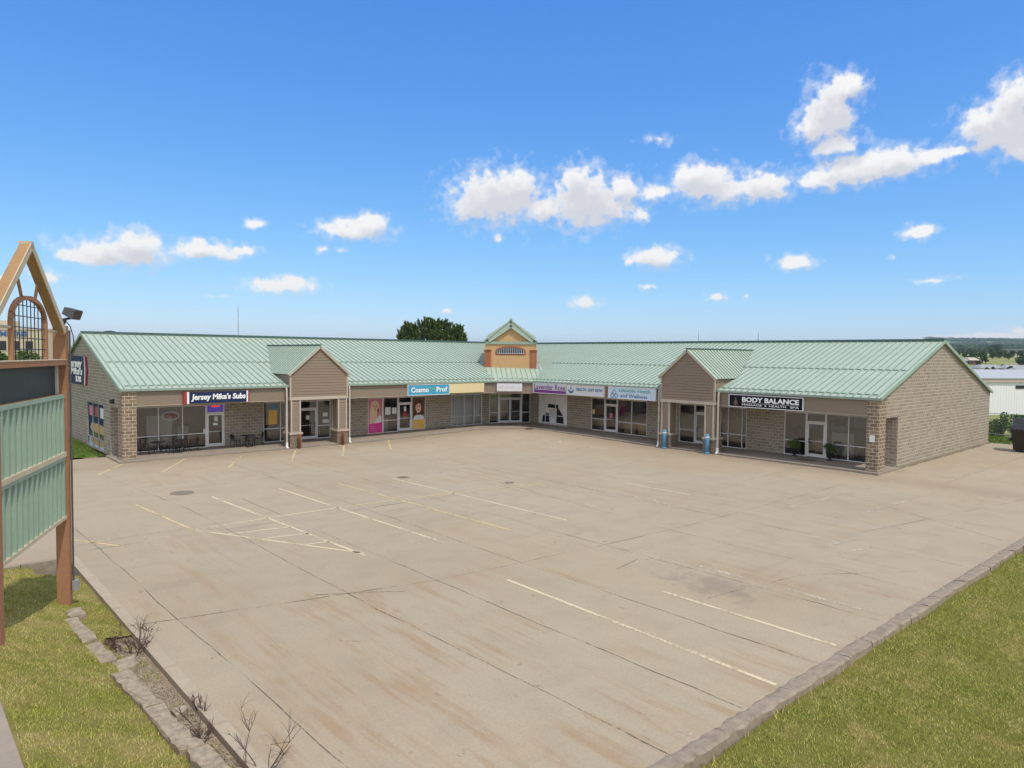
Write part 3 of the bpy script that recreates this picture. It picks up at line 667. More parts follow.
# walkway (part of the paving)
mb = MB(); q = [(-L1 - .3, -.35), (-2.85, -.35), (-.35, -2.25), (-.35, -L2 - .25), (WS - .02, -L2 - .25), (WS - .02, 1.4), (-.65, WS - .02), (-L1 - .3, WS - .02)]
def walk_strip(mb, a0, a1, b0, b1, n_):
    """strip between outer edge a and inner edge b, following the rise of the lot"""
    for i in range(n_):
        t0, t1 = i / n_, (i + 1) / n_; f = lambda p, q_, t: (p[0] + (q_[0] - p[0]) * t, p[1] + (q_[1] - p[1]) * t)
        A, A1, Bq, B1 = f(a0, a1, t0), f(a0, a1, t1), f(b0, b1, t0), f(b0, b1, t1)
        zt = lambda p: gz(*p) * .75 + .10
        mb.poly([(*A, zt(A)), (*A1, zt(A1)), (*B1, zt(B1)), (*Bq, zt(Bq))])
        mb.poly([(*A, gz(*A) - .15), (*A1, gz(*A1) - .15), (*A1, zt(A1)), (*A, zt(A))])
    mb.poly([(*a0, -.1), (*a0, .10 + gz(*a0) * .75), (*b0, .10 + gz(*b0) * .75), (*b0, -.1)])
    mb.poly([(*a1, -.1), (*b1, -.1), (*b1, .10 + gz(*b1) * .75), (*a1, .10 + gz(*a1) * .75)])
walk_strip(mb, (-L1 - .3, -.35), (-2.85, -.35), (-L1 - .3, WS), (-.63, WS), 20)
walk_strip(mb, (-2.85, -.35), (-.35, -2.25), (-.63, WS), (WS, 1.38), 4)
walk_strip(mb, (-.35, -2.25), (-.35, -L2 - .2), (WS, 1.38), (WS, -L2 - .2), 20)
struct('walkway', mb, M['concrete_walk'])
def base_z(fr, u): p = fr.P(u, 0); return .10 + gz(p.x, p.y) * .75

HEAD, SOFF = 2.92, 3.26
def front_wall(mb, fr, u0, u1, openings):
    us = [u0]
    for a, b in openings: us += [a, b]
    us.append(u1)
    for i in range(0, len(us), 2):
        if us[i + 1] - us[i] > .02: fr.rect(mb, us[i], 0, us[i + 1], SOFF, -.25, 0)
    for a, b in openings: fr.rect(mb, a, HEAD, b, SOFF, -.25, 0)
def pane(fr, u0, v0, u1, v1, par, off=-.08): mb = MB(); fr.flat(mb, [(u0, v0), (u1, v0), (u1, v1), (u0, v1)], off); return mb.build('pane', M['glass'], par)
FW = .055
def window(fr, u0, u1, mull=(), rail=.92, lab=None):
    """aluminium shop window: frame with mullions and a rail, one pane per light"""
    zb = base_z(fr, (u0 + u1) / 2); mb = MB(); us = [u0] + list(mull) + [u1]
    fr.rect(mb, u0, zb, u1, zb + FW, -.13, -.03); fr.rect(mb, u0, HEAD - FW, u1, HEAD, -.13, -.03)
    for i, a in enumerate(us):
        lo = a if i == 0 else a - FW / 2; lo = a - FW if i == len(us) - 1 else lo
        fr.rect(mb, lo, zb + FW, lo + FW, HEAD - FW, -.13, -.028)
    for a, b in zip(us[:-1], us[1:]):
        if rail: fr.rect(mb, a + FW, zb + rail, b - FW, zb + rail + FW, -.12, -.034)
    w_ = mb.build('window', M['white'], B)
    mb = MB()
    for a, b in zip(us[:-1], us[1:]): fr.flat(mb, [(a + .02, zb + .02), (b - .02, zb + .02), (b - .02, HEAD - .02), (a + .02, HEAD - .02)], -.085)
    mb.build('pane', M['glass'], w_); return w_
def door(fr, u0, u1, leaves=1, hinge=1, transom=True):
    zb = base_z(fr, (u0 + u1) / 2); dt = zb + 2.22; mb = MB()
    fr.rect(mb, u0, zb, u0 + .07, HEAD, -.13, -.02); fr.rect(mb, u1 - .07, zb, u1, HEAD, -.13, -.02)
    fr.rect(mb, u0 + .07, dt, u1 - .07, dt + .08, -.13, -.02); fr.rect(mb, u0 + .07, HEAD - FW, u1 - .07, HEAD, -.13, -.025)
    d = mb.build('door', M['white'], B)
    wd = (u1 - u0 - .14) / leaves; gl = MB(); st = MB(); ha = MB()
    for k in range(leaves):
        a = u0 + .07 + k * wd + .005; b = a + wd - .01
        fr.rect(st, a, zb + .02, a + .09, dt - .01, -.11, -.045); fr.rect(st, b - .09, zb + .02, b, dt - .01, -.11, -.045)
        fr.rect(st, a + .09, zb + .02, b - .09, zb + .22, -.11, -.047); fr.rect(st, a + .09, dt - .12, b - .09, dt - .01, -.11, -.047)
        fr.rect(st, a + .09, zb + 1.0, b - .09, zb + 1.035, -.09, -.055)
        fr.flat(gl, [(a + .05, zb + .1), (b - .05, zb + .1), (b - .05, dt - .05), (a + .05, dt - .05)], -.08)
        hu = b - .13 if (hinge > 0) == (k == 0) else a + .13
        ha.tube([fr.P(hu, zb + .85, -.04), fr.P(hu, zb + .87, .03), fr.P(hu, zb + 1.2, .03), fr.P(hu, zb + 1.22, -.04)], .014, 6)
    fr.flat(gl, [(u0 + .05, dt + .05), (u1 - .05, dt + .05), (u1 - .05, HEAD - .02), (u0 + .05, HEAD - .02)], -.085)
    st.build('leaf', M['white'], d); gl.build('pane', M['glass'], d); ha.build('handle', M['black'], d); return d

# shop fronts
wall = MB()
front_wall(wall, Ls, -L1 + .3, SA[0], [(-29.28, -23.9), (-21.24, -19.55), (-18.62, -16.14), (-12.98, -7.56), (-4.86, -1.46)])
front_wall(wall, Rs, -SB[1], L2 - .3, [(-.32, 3.22), (5.96, 11.68), (14.62, 17.2), (17.9, 20.08), (22.74, 28.0)])
Cs.rect(wall, .012, HEAD, CsL - .012, SOFF, -.25, 0)
wall.build('wall', M['block'], B)
window(Ls, -29.28, -25.08, (-27.99, -26.55)); door(Ls, -25.08, -23.9)
window(Ls, -21.24, -19.55, (-20.0,)); door(Ls, -18.62, -17.2); window(Ls, -17.2, -16.14)
window(Ls, -12.98, -11.62, (), 0); window(Ls, -11.62, -10.22); door(Ls, -10.22, -8.9); window(Ls, -8.9, -7.56, (), 0)
window(Ls, -4.86, -1.46, (-3.45, -2.35), .75)
window(Cs, 0, CsL * .225); door(Cs, CsL * .225, CsL * .785, 2); window(Cs, CsL * .785, CsL)
window(Rs, -.32, 3.22, (.52, 1.76), .8); window(Rs, 5.96, 7.42); door(Rs, 7.42, 8.74); window(Rs, 8.74, 11.68, (10.18,))
window(Rs, 14.62, 15.95); door(Rs, 15.95, 17.2, 1, -1); window(Rs, 17.9, 20.08, (18.66, 19.72))
window(Rs, 22.74, 24.2); door(Rs, 24.2, 25.46, 1, -1); window(Rs, 25.46, 28.0, (26.83,))

# interiors: floors, ceilings, back and party walls, counters
fl = MB(); cl = MB(); rr = random.Random(21)
def paint(i, c): return worn('shop_wall_paint', c, tuple(x * .85 for x in c), .5, .5, .9, bs=0)
UNITS = ((Ls, -30.2, -20.7, (.40, .31, .22)), (Ls, -20.7, -15.2, (.16, .15, .14)), (Ls, -15.2, -6.2, (.20, .26, .28)), (Ls, -6.2, -.8, (.45, .44, .42)),
         (Rs, 1.4, 4.6, (.4, .38, .4)), (Rs, 4.6, 13.2, (.36, .42, .47)), (Rs, 13.2, 21.4, (.33, .30, .26)), (Rs, 21.4, 29.2, (.40, .46, .45)))
for i, (fr, u0, u1, c) in enumerate(UNITS):
    fr.rect(fl, u0 + .05, .02, u1 - .05, .09, -6.2, -.26); fr.rect(cl, u0 + .05, 3.1, u1 - .05, 3.15, -6.2, -.26)
    iw = MB(); fr.rect(iw, u0 + .05, .09, u1 - .05, 3.1, -6.3, -6.2); fr.rect(iw, u0 - .04, .09, u0 + .05, 3.1, -6.2, -.27); fr.rect(iw, u1 - .05, .09, u1 + .04, 3.1, -6.2, -.27); iw.build('interior_wall', paint(i, c), B)
    u = u0 + .5
    while u < u1 - 1.2:
        wd = rr.uniform(.5, 1.6); dp = rr.uniform(-4.4, -1.2); h = rr.choice((.75, .9, 1.05, 1.5, 2.0))
        if u + wd < u1 - .2:
            fu = MB(); fr.rect(fu, u, .09, u + wd, .09 + h, dp - .6, dp)
            for k_ in range(int(h / .4)): fr.rect(fu, u - .02, .3 + k_ * .4, u + wd + .02, .33 + k_ * .4, dp - .62, dp + .03)
            fu.build('shop_counter', M[rr.choice(('dark', 'paper', 'bread', 'pblue', 'blind', 'brown', 'whitesign'))], B)
        u += wd + rr.uniform(.3, 1.2)
    for k_ in range(3):
        a = rr.uniform(u0 + .4, u1 - 1.4); pc = MB(); v = rr.uniform(1.3, 1.8); fr.rect(pc, a, v, a + rr.uniform(.5, 1.1), v + rr.uniform(.5, .9), -6.2, -6.16); pc.build('wall_picture', M[rr.choice(('paper', 'teal', 'creamsign', 'dark', 'pink', 'palesign'))], B)
iw = MB(); Cs.rect(iw, -.5, .05, CsL + .5, 3.1, -4.1, -4.0); Cs.rect(fl, 0, .05, CsL, .2, -4.0, -.27); iw.build('interior_wall', M['interior'], B)
fl.build('interior_floor', M['intfloor'], B); cl.build('interior_ceiling', M['paper'], B)

# gable end walls, back walls
def gable(fr, sgn, holes_lo, name):
    """fr.u measured so that sgn*u = metres from the front"""
    mb = MB(); f = lambda y: (sgn * y)
    def pr(pts, o0=-.3, o1=0.0):
        p_ = [(f(a), b) for a, b in pts]; p_ = p_ if sgn > 0 else p_[::-1]; fr.prism(mb, p_, o0, o1)
    rf = lambda y: (Z0 + SL * (y + .15) if y <= RD else ZR - SLB * (y - RD)) - .06
    pr([(.02, 3.04), (DEP, 3.04), (DEP, rf(DEP)), (RD, rf(RD)), (.02, rf(0))])
    for a, b, z0, z1 in holes_lo: pr([(a, z0), (b, z0), (b, z1), (a, z1)])
    return mb
g_ = gable(El, -1, [(WS - .02, 4.78, 0, 3.04), (4.78, 9.62, 0, .06), (9.62, DEP, 0, 3.04)], 'l'); g_.build('wall', M['block'], B)
g_ = gable(Er, 1, [(WS, DEP, 0, 3.04)], 'r'); g_.build('wall', M['block'], B)
mb = MB(); mb.box((-L1 + .3, DEP - .3, 0), (DEP - .3, DEP, Z0)); mb.box((DEP - .3, -L2 + .3, 0), (DEP, DEP, Z0)); mb.build('wall', M['block'], B)
# footing strip along the right end wall
mb = MB(); Er.rect(mb, WS + .1, -.05, DEP, .13, 0, .07); mb.build('footing', M['kerb'], B)
# end window with the sandwich picture
mb = MB()
for a in (4.78, 6.35, 7.95, 9.56): El.rect(mb, -a - .06, .06, -a, 3.04, -.12, -.02)
for v in (.06, .66, 2.98): El.rect(mb, -9.56, v, -4.84, v + .06, -.115, -.025)
wn_ = mb.build('window', M['grey'], B)
mb = MB(); El.flat(mb, [(-9.58, .08), (-4.82, .08), (-4.82, 3.02), (-9.58, 3.02)], -.1); mb.build('backing', M['navy'], wn_)
t = thing('window_poster', 'picture of a sandwich filling the window of the left end wall', 'poster', (-L1, 7.2, .1))
mb = MB(); El.flat(mb, [(-9.45, .1), (-4.9, .1), (-4.9, .62), (-9.45, .62)], -.094); mb.build('pale_band', M['palesign'], t)
def blob(fr, cu, cv, ru, rv, off, nn=20, sq=1.0, wob=0, seed=0):
    r_ = random.Random(seed); mb = MB(); fr.flat(mb, [(cu + ru * math.copysign(abs(math.cos(a)) ** sq, math.cos(a)) * (1 + r_.uniform(-wob, wob)), cv + rv * math.copysign(abs(math.sin(a)) ** sq, math.sin(a)) * (1 + r_.uniform(-wob, wob))) for a in [2 * math.pi * i / nn for i in range(nn)]], off); return mb
blob(El, -7.0, 1.32, 2.0, .36, -.092, 22, .7, .05, 1).build('bread_top', M['bread'], t)
blob(El, -7.0, .86, 2.05, .20, -.090, 22, .7, .12, 2).build('filling', M['brown'], t)
blob(El, -6.9, .98, 1.95, .09, -.088, 26, .8, .3, 3).build('lettuce', M['bush'], t)
blob(El, -7.0, .48, 1.95, .24, -.086, 22, .7, .05, 4).build('bread_bottom', M['bread'], t)
for c_, mk in ((-8.8, 'pink'), (-7.2, 'red'), (-5.6, 'paper')):
    mb = MB(); El.flat(mb, [(c_ - .5, 2.1), (c_ + .5, 2.1), (c_ + .5, 2.75), (c_ - .5, 2.75)], -.09); mb.build('badge', M[mk], t)

# block columns at both ends
for fr, u0, u1, nm in ((Lf, -L1 - .03, -29.97, 'l'), (Rf, 29.0, L2 + .03, 'r')):
    mb = MB(); fr.rect(mb, u0, 0, u1, Z0 - .06, -1.0, .03); c_ = mb.build('column', M['block_dark'], B)
    mb = MB(); fr.rect(mb, u0 - .04, .0, u1 + .04, .16, -1.04, .07); mb.build('plinth', M['kerb'], c_)

# fascia, soffit, gutter
fa = MB(); Lf.rect(fa, -29.965, SOFF - .04, FA[0] + .06, Z0 - .02, -.16, 0); Rf.rect(fa, -FB[1] - .06, SOFF - .04, 28.99, Z0 - .02, -.16, 0); Cf.rect(fa, 0.0, SOFF - .042, CfL, Z0 - .022, -.16, .012)
f_ = fa.build('fascia', M['fascia'], B)
tr = MB(); Lf.rect(tr, -29.96, SOFF - .075, FA[0] + .05, SOFF - .042, -.15, .006); Rf.rect(tr, -FB[1] - .05, SOFF - .075, 28.985, SOFF - .042, -.15, .006); Cf.rect(tr, .0, SOFF - .077, CfL, SOFF - .044, -.15, .018); tr.build('trim', M['trim'], f_)
so_ = MB()
for q in ([(-L1 + .3, .165), (FA[0] + .1, .165), (SA[0], WS), (-L1 + .3, WS)], [(FA[0] + .1, .165), (.165, FB[1] + .1), (WS, SB[1]), (SA[0], WS)], [(.165, FB[1] + .1), (.165, -L2 + .3), (WS, -L2 + .3), (WS, SB[1])]):
    q = q if True else q; so_.hexa([V((a, b, SOFF + .01)) for a, b in q], [V((a, b, SOFF + .06)) for a, b in q])
so_.build('soffit', M['trim'], B)
gt = MB(); Lf.rect(gt, -L1 - .14, Z0 - .13, FA[0] + .12, Z0 + .005, .035, .17); Rf.rect(gt, -FB[1] - .12, Z0 - .13, L2 + .14, Z0 + .005, .035, .17); Cf.rect(gt, .05, Z0 - .132, CfL - .05, Z0 + .003, .037, .168)
gt.build('gutter', M['rib'], B)

# roof planes with standing seams and snow guards
def clip_line(p, d, poly, nrm):
    """clip line p+t*d to a convex polygon lying in its plane"""
    t0, t1 = -1e9, 1e9; k = len(poly); c = sum(poly, V((0, 0, 0))) / k
    for i in range(k):
        a, b = poly[i], poly[(i + 1) % k]; e = b - a; nn = nrm.cross(e)
        if nn.dot(c - a) < 0: nn = -nn
        num = nn.dot(p - a); den_ = nn.dot(d)
        if abs(den_) < 1e-9:
            if num < 0: return None
            continue
        t = -num / den_
        if den_ > 0: t0 = max(t0, t)
        else: t1 = min(t1, t)
    return (t0, t1) if t1 - t0 > .15 else None
def plane(mb, rb, poly, eave_dir, spacing, thick=.07, guards=(), rib_h=.055, rib_w=.04):
    poly = [V(p) for p in poly]; nrm = (poly[1] - poly[0]).cross(poly[2] - poly[0]).normalized()
    if nrm.z < 0: nrm = -nrm; 
    mb.hexa([p - nrm * thick for p in poly], poly) if (poly[1] - poly[0]).cross(poly[2] - poly[1]).z > 0 else mb.hexa([p - nrm * thick for p in poly[::-1]], poly[::-1])
    e = V(eave_dir).normalized(); dn = nrm.cross(e).normalized()
    if dn.z < 0: dn = -dn
    o = poly[0]; us = [(p - o).dot(e) for p in poly]; u = min(us) + spacing * .5
    while u < max(us):
        r_ = clip_line(o + e * u, dn, poly, nrm)
        if r_:
            a = o + e * u + dn * (r_[0] + .02); b = o + e * u + dn * (r_[1] - .02)
            rb.bar(a + nrm * rib_h / 2, b + nrm * rib_h / 2, rib_w, rib_h, nrm)
            for gd in guards:
                if gd < r_[1] - .3 and r_[0] < .3:
                    c_ = o + e * (u + spacing / 2) + dn * gd
                    rb.bar(c_ - e * spacing * .30 + nrm * .035, c_ + e * spacing * .30 + nrm * .035, .05, .07, nrm)
        u += spacing
OV = .15; EX = .14
zr = ZR
pA = (FA[0] - .02, -OV, Z0); pB = (-OV, FB[1] - .02, Z0); pV = (RD, RD, zr); cL = (-1.2, 3.1, Z0 + SL * 3.25); cR = (2.83, -.35, Z0 + SL * 2.98)
rf_ = MB(); rb = MB(); xl = -L1 - EX; yr = -L2 - EX; GD = .43
plane(rf_, rb, [(xl, -OV, Z0), pA, cL, (xl, 3.1, cL[2])], (1, 0, 0), GD, guards=(.45,))
plane(rf_, rb, [(xl, 3.1, cL[2]), cL, pV, (xl, RD, zr)], (1, 0, 0), GD, guards=(1.4,))
plane(rf_, rb, [(-OV, yr, Z0), (2.83, yr, cR[2]), cR, pB], (0, 1, 0), GD, guards=(.45,))
plane(rf_, rb, [(2.83, yr, cR[2]), (RD, yr, zr), pV, cR], (0, 1, 0), GD, guards=(1.7,))
plane(rf_, rb, [pA, pB, cR, cL], V(pB) - V(pA), .43, guards=(.45,))
plane(rf_, rb, [cL, cR, pV], V(cR) - V(cL), .43)
zb_ = ZB
rf2 = MB(); rbk = MB()
plane(rf2, rbk, [(-L1 - EX, RD, zr), pV, (22.15, 22.15, zb_), (-L1 - EX, 22.15, zb_)], (1, 0, 0), 1.3)
plane(rf2, rbk, [pV, (RD, -L2 - EX, zr), (22.15, -L2 - EX, zb_), (22.15, 22.15, zb_)], (0, -1, 0), 1.3)
rf_.v += [tuple(v) for v in rf2.v]; nb = len(rf_.v) - len(rf2.v); rf_.f += [tuple(i + nb for i in f) for f in rf2.f]
ROOF = build2('roof', rf_, M['roof'], rb, M['rib'], B)
rc = MB()
for a, b in (((-L1 - EX, RD, zr), pV), (pV, (RD, -L2 - EX, zr))): rc.bar(V(a) + Z * .05, V(b) + Z * .05, .36, .17)
rc.build('ridge_cap', M['ridge'], ROOF)
for s_, fr in ((-1, El), (1, Er)):
    rk = MB()
    for y0, y1 in ((-OV, RD), (RD, 22.15)):
        za, zb2 = (Z0, zr) if y0 < 5 else (zr, zb_)
        rk.bar(fr.P(s_ * y0, za - .05, EX + .02), fr.P(s_ * y1, zb2 - .05, EX + .02), .045, .19)
    rk.build('rake_trim', M['panelgreen'], ROOF)
for x, y in ((-28.6, 12.6), (17, -8.6)):
    mb = MB(); mb.lathe([(.30, -1.2), (.30, .02), (.46, .04), (.46, .16), (.3, .24), (.05, .27)], (x, y, zr), 16); mb.build('roof_vent', M['black'], B, True)

# entry gables
def portico(fr, ua, ub, mirror):
    um = (ua + ub) / 2; ZE, ZA, ZS = 5.06, 6.84, 3.27; F0 = .30
    sid = MB(); z = ZS + .16
    def half(zz): return (ub - ua) / 2 if zz <= ZE else (ub - ua) / 2 * max(0, (ZA - zz) / (ZA - ZE))
    while z < ZA - .02:
        z1 = min(z + .19, ZA - .01); cuts = [z, z1] if not (z < ZE < z1) else [z, ZE, z1]
        for a, b in zip(cuts[:-1], cuts[1:]):
            b = b - .03 if b == z1 else b
            if b - a < .005: continue
            h0, h1 = half(a), half(b); oa = F0 + .05 - .012 * (a - z) / .19; ob_ = F0 + .05 - .012 * (b - z) / .19
            sid.poly([fr.P(um - h0, a, oa), fr.P(um + h0, a, oa), fr.P(um + h1, b, ob_), fr.P(um - h1, b, ob_)])
        h0 = half(z); sid.poly([fr.P(um - h0, z, F0 - .004), fr.P(um + h0, z, F0 - .004), fr.P(um + h0, z, F0 + .05), fr.P(um - h0, z, F0 + .05)])
        zt_ = z1 - .03; h1 = half(zt_); sid.poly([fr.P(um - h1, zt_, F0 - .004), fr.P(um + h1, zt_, F0 - .004), fr.P(um + h1, zt_, F0 + .039), fr.P(um - h1, zt_, F0 + .039)])
        z += .19
    fr.prism(sid, [(ua, ZS), (ub, ZS), (ub, ZE), (um, ZA), (ua, ZE)], F0 - .2, F0 - .004)
    for s_, u in ((1, ua), (-1, ub)):       # cheek walls down to the main roof
        yv = -(ZE - Z0) / SL - .2
        sid.hexa([fr.P(u, Z0 - .8, F0 - .2), fr.P(u + s_ * .12, Z0 - .8, F0 - .2), fr.P(u + s_ * .12, Z0 - .8, -.1), fr.P(u, Z0 - .8, -.1)] if False else [fr.P(u + s_ * .004, 3.6, F0 - .21), fr.P(u + s_ * .004, ZE, F0 - .21), fr.P(u + s_ * .004, ZE, -2.8), fr.P(u + s_ * .004, 4.0, 0)],
                 [fr.P(u + s_ * .12, 3.6, F0 - .21), fr.P(u + s_ * .12, ZE, F0 - .21), fr.P(u + s_ * .12, ZE, -2.8), fr.P(u + s_ * .12, 4.0, 0)])
    E_ = sid.build('entry_gable', M['siding'], B)
    tr = MB(); fr.rect(tr, ua - .06, ZS - .04, ub + .06, ZS + .16, F0 - .22, F0 + .05)
    for u0, u1 in ((ua - .05, ua + .07), (ub - .07, ub + .05)): fr.rect(tr, u0, ZS + .161, u1, ZE - .02, F0 - .02, F0 + .045)
    for s_, u in ((-1, ua), (1, ub)):
        sl = (ZA - ZE) / ((ub - ua) / 2); e0 = (u + s_ * .16, ZE - .16 * sl)
        tr.bar(fr.P(e0[0], e0[1] - .02, F0 + .10), fr.P(um, ZA - .02, F0 + .10), .14, .15, fr.n.cross(fr.P(um, ZA) - fr.P(u, ZE)))
    tr.build('trim', M['trim'], E_)
    sl = (ZA - ZE) / ((ub - ua) / 2); ze = ZE - .18 * sl + .09; za = ZA + .10
    ye = (ze - Z0) / SL - OV; ya = (za - Z0) / SL - OV
    for s_, u in ((-1, ua), (1, ub)):
        e = u + s_ * .18
        pts = [fr.P(e, ze, F0 + .18), fr.P(um, za, F0 + .18), fr.P(um, za, -ya - .1), fr.P(e, ze, -ye - .1)]
        rf = MB(); rb_ = MB(); plane(rf, rb_, pts, fr.n, .40, .06); build2('gable_roof', rf, M['roof'], rb_, M['rib'], E_)
    mb = MB(); mb.bar(fr.P(um, za + .03, F0 + .19), fr.P(um, za + .03, -ya), .2, .06); mb.build('gable_ridge_cap', M['ridge'], E_)
    mb = MB(); fr.rect(mb, ua + .02, ZS - .02, ub - .02, ZS + .02, -.0, F0 - .22); mb.build('gable_soffit', M['trim'], E_)
    cw = .64
    for k, (u0, u1) in enumerate(((ua + .05, ua + .05 + cw), (ub - .05 - cw, ub - .05))):
        cb_ = MB(); z = 1.06
        while z < ZS - .06:
            z1 = min(z + .19, ZS - .05)
            fr.prism(cb_, [(u0, z), (u1, z), (u1, z1), (u0, z1)], -.55, F0 - .03)
            p = MB()
            ring0 = [fr.P(u0 - .018, z, F0 + .004), fr.P(u1 + .018, z, F0 + .004), fr.P(u1 + .018, z, -.57), fr.P(u0 - .018, z, -.57)]
            ring1 = [fr.P(u0 - .002, z1, F0 - .028), fr.P(u1 + .002, z1, F0 - .028), fr.P(u1 + .002, z1, -.552), fr.P(u0 - .002, z1, -.552)]
            cb_.hexa(ring0, ring1); z += .19
        c_ = cb_.build('porch_column', M['siding'], E_)
        tb = MB()
        for a in (u0 - .03, u1 - .07):
            for b0, b1 in ((F0 - .10, F0 + .012), (-.59, -.48)): fr.rect(tb, a, 1.07, a + .10, ZS - .05, b0, b1 + (.02 if b1 > 0 else 0))
        tb.build('corner_trim', M['trim'], E_)
        bb = MB(); fr.rect(bb, u0 - .09, 0, u1 + .09, .93, -.66, F0 + .06); bb.build('stone_base', M['stone'], E_)
        bb = MB(); fr.rect(bb, u0 - .14, .932, u1 + .14, 1.058, -.71, F0 + .11); bb.build('base_cap', M['trim'], E_)
    return E_
portico(Lf, -20.75, -16.56, 1); portico(Rf, 15.34, 19.56, -1)
def downspout(fr, u, off=.24):
    mb = MB(); mb.bar(fr.P(u, Z0 - .1, off - .06), fr.P(u, Z0 - .35, off), .09, .075, fr.n); mb.bar(fr.P(u, Z0 - .34, off), fr.P(u, .42, off), .095, .08, fr.n)
    d = mb.build('downspout', M['downspout'], B)
    mb = MB(); mb.bar(fr.P(u, .42, off), fr.P(u, .06, off), .125, .11, fr.n); mb.bar(fr.P(u, .12, off), fr.P(u, .06, off + .16), .12, .09, fr.n); mb.build('boot', M['wht'], d)
downspout(Lf, -20.98); downspout(Lf, -16.34); downspout(Rf, 15.12); downspout(Rf, 19.80)

# roof tower over the corner
c0 = V((.72, 1.68, 0)); tu = V((.742, -.670, 0)).normalized(); Tf = Fr(c0, tu, V((tu.y, -tu.x, 0))); HW = 2.27; ZT = 7.36
mb = MB(); Tf.rect(mb, -HW, 4.6, HW, ZT, -4.2, 0); T = mb.build('roof_tower', M['stucco'], B)
mb = MB(); Tf.rect(mb, -HW + .62, 5.15, HW - .62, 6.42, 0, .03); mb.build('tower_panel', M['stucco'], T)
for s_ in (-1, 1):
    a, b = sorted((s_ * (HW + .06), s_ * (HW - .50))); mb = MB(); Tf.rect(mb, a, 5.0, b, 6.72, -.5, .09); mb.build('pilaster', M['brickred'], T)
    a, b = sorted((s_ * (HW + .11), s_ * (HW - .56))); mb = MB(); Tf.rect(mb, a, 6.72, b, 6.86, -.55, .14); mb.build('pilaster_cap', M['rust'], T)
mb = MB(); Tf.rect(mb, -HW - .08, ZT, HW + .08, ZT + .24, -4.3, .10); mb.build('tower_beam', M['panelgreen'], T)
def arch_pts(hw, z0, zs, rise, k=14): return [(-hw, z0), (hw, z0)] + [(hw * math.cos(math.pi * i / k), zs + rise * math.sin(math.pi * i / k)) for i in range(k + 1)]
mb = MB(); Tf.prism(mb, arch_pts(1.36, 6.38, 6.76, .42), 0, .05); mb.build('arch_trim', M['brickred'], T)
mb = MB(); Tf.prism(mb, arch_pts(1.22, 6.50, 6.76, .30), .05, .056); mb.build('arch_void', M['darkglass'], T)
mb = MB()
for i in range(15):
    u = -1.15 + i * 2.3 / 14; zt = 6.76 + .29 * math.sqrt(max(0, 1 - (u / 1.22) ** 2)); Tf.rect(mb, u - .028, 6.52, u + .028, zt, .057, .085)
Tf.rect(mb, -1.2, 6.50, 1.2, 6.56, .057, .10); mb.build('grille', M['louvre'], T)
ZG = 9.52; hw2 = HW + .10
mb = MB(); Tf.prism(mb, [(-hw2 + .15, ZT + .24), (hw2 - .15, ZT + .24), (0, ZG - .12)], -4.1, -.10); mb.build('pediment', M['stucco'], T)
mb = MB()
for s_ in (-1, 1):
    mb.bar(Tf.P(s_ * (hw2 - .32), ZT + .40, .04), Tf.P(0, ZG - .34, .04), .26, .60, Tf.n.cross(Tf.P(0, ZG) - Tf.P(s_ * hw2, ZT)))
mb.build('raking_trim', M['roof'], T)
rf = MB(); rb_ = MB()
for s_ in (-1, 1): plane(rf, rb_, [Tf.P(s_ * (hw2 + .05), ZT + .22, .24), Tf.P(0, ZG, .24), Tf.P(0, ZG, -4.4), Tf.P(s_ * (hw2 + .05), ZT + .22, -4.4)], Tf.n, .42, .06)
mb.v = []; build2('tower_roof', rf, M['roof'], rb_, M['rib'], T)
mb = MB(); mb.bar(Tf.P(0, ZG + .03, .26), Tf.P(0, ZG + .03, -4.4), .22, .08); mb.tube([Tf.P(0, ZG, .2), Tf.P(0, ZG + .16, .2)], .04, 6); mb.build('tower_ridge_cap', M['rib'], T)

# ------------------------------------------------------------------ signs on the building
def sign(fr, u0, v0, u1, v1, m, label, name='shop_sign', cat='shop sign', depth=.14, off=0.015, frame=None):
    t = thing(name, label, cat, fr.P((u0 + u1) / 2, v0, off))
    mb = MB(); fr.rect(mb, u0, v0, u1, v1, off, off + depth); mb.build('panel', m, t)
    if frame:
        mb = MB(); k = .045
        for a in ((u0 - k, v0 - k, u1 + k, v0), (u0 - k, v1, u1 + k, v1 + k), (u0 - k, v0, u0, v1), (u1, v0, u1 + k, v1)): fr.rect(mb, *a, off, off + depth + .02)
        mb.build('frame', frame, t)
    return t, off + depth + .002
t, o_ = sign(Lf, -27.10, 3.27, -23.62, 3.92, M['navy'], 'navy shop sign with white slanted script and red ends on the left wing')
text(Lf, "Jersey Mike's Subs", -26.98, 3.36, 3.30, .47, o_, M['wht'], 'lettering', t, .02, .04, .12)
for u0, u1, mk in ((-27.42, -27.22, 'red'), (-27.22, -27.10, 'wht'), (-23.62, -23.53, 'wht'), (-23.53, -23.44, 'red')):
    mb = MB(); Lf.rect(mb, u0, 3.24, u1, 3.96, .012, .175 if mk == 'wht' else .17); mb.build('end_cap', M[mk], t)
t, o_ = sign(Lf, -11.35, 3.26, -7.49, 4.02, M['skyblue'], 'blue shop sign with white lettering above the two portrait posters', frame=M['whitesign'])
text(Lf, "Cosmo", -11.08, 3.45, 1.62, .40, o_, M['wht'], 'lettering', t, .015, .03)
text(Lf, "Prof", -8.72, 3.45, 1.06, .40, o_, M['wht'], 'lettering', t, .015, .03)
mb = MB()
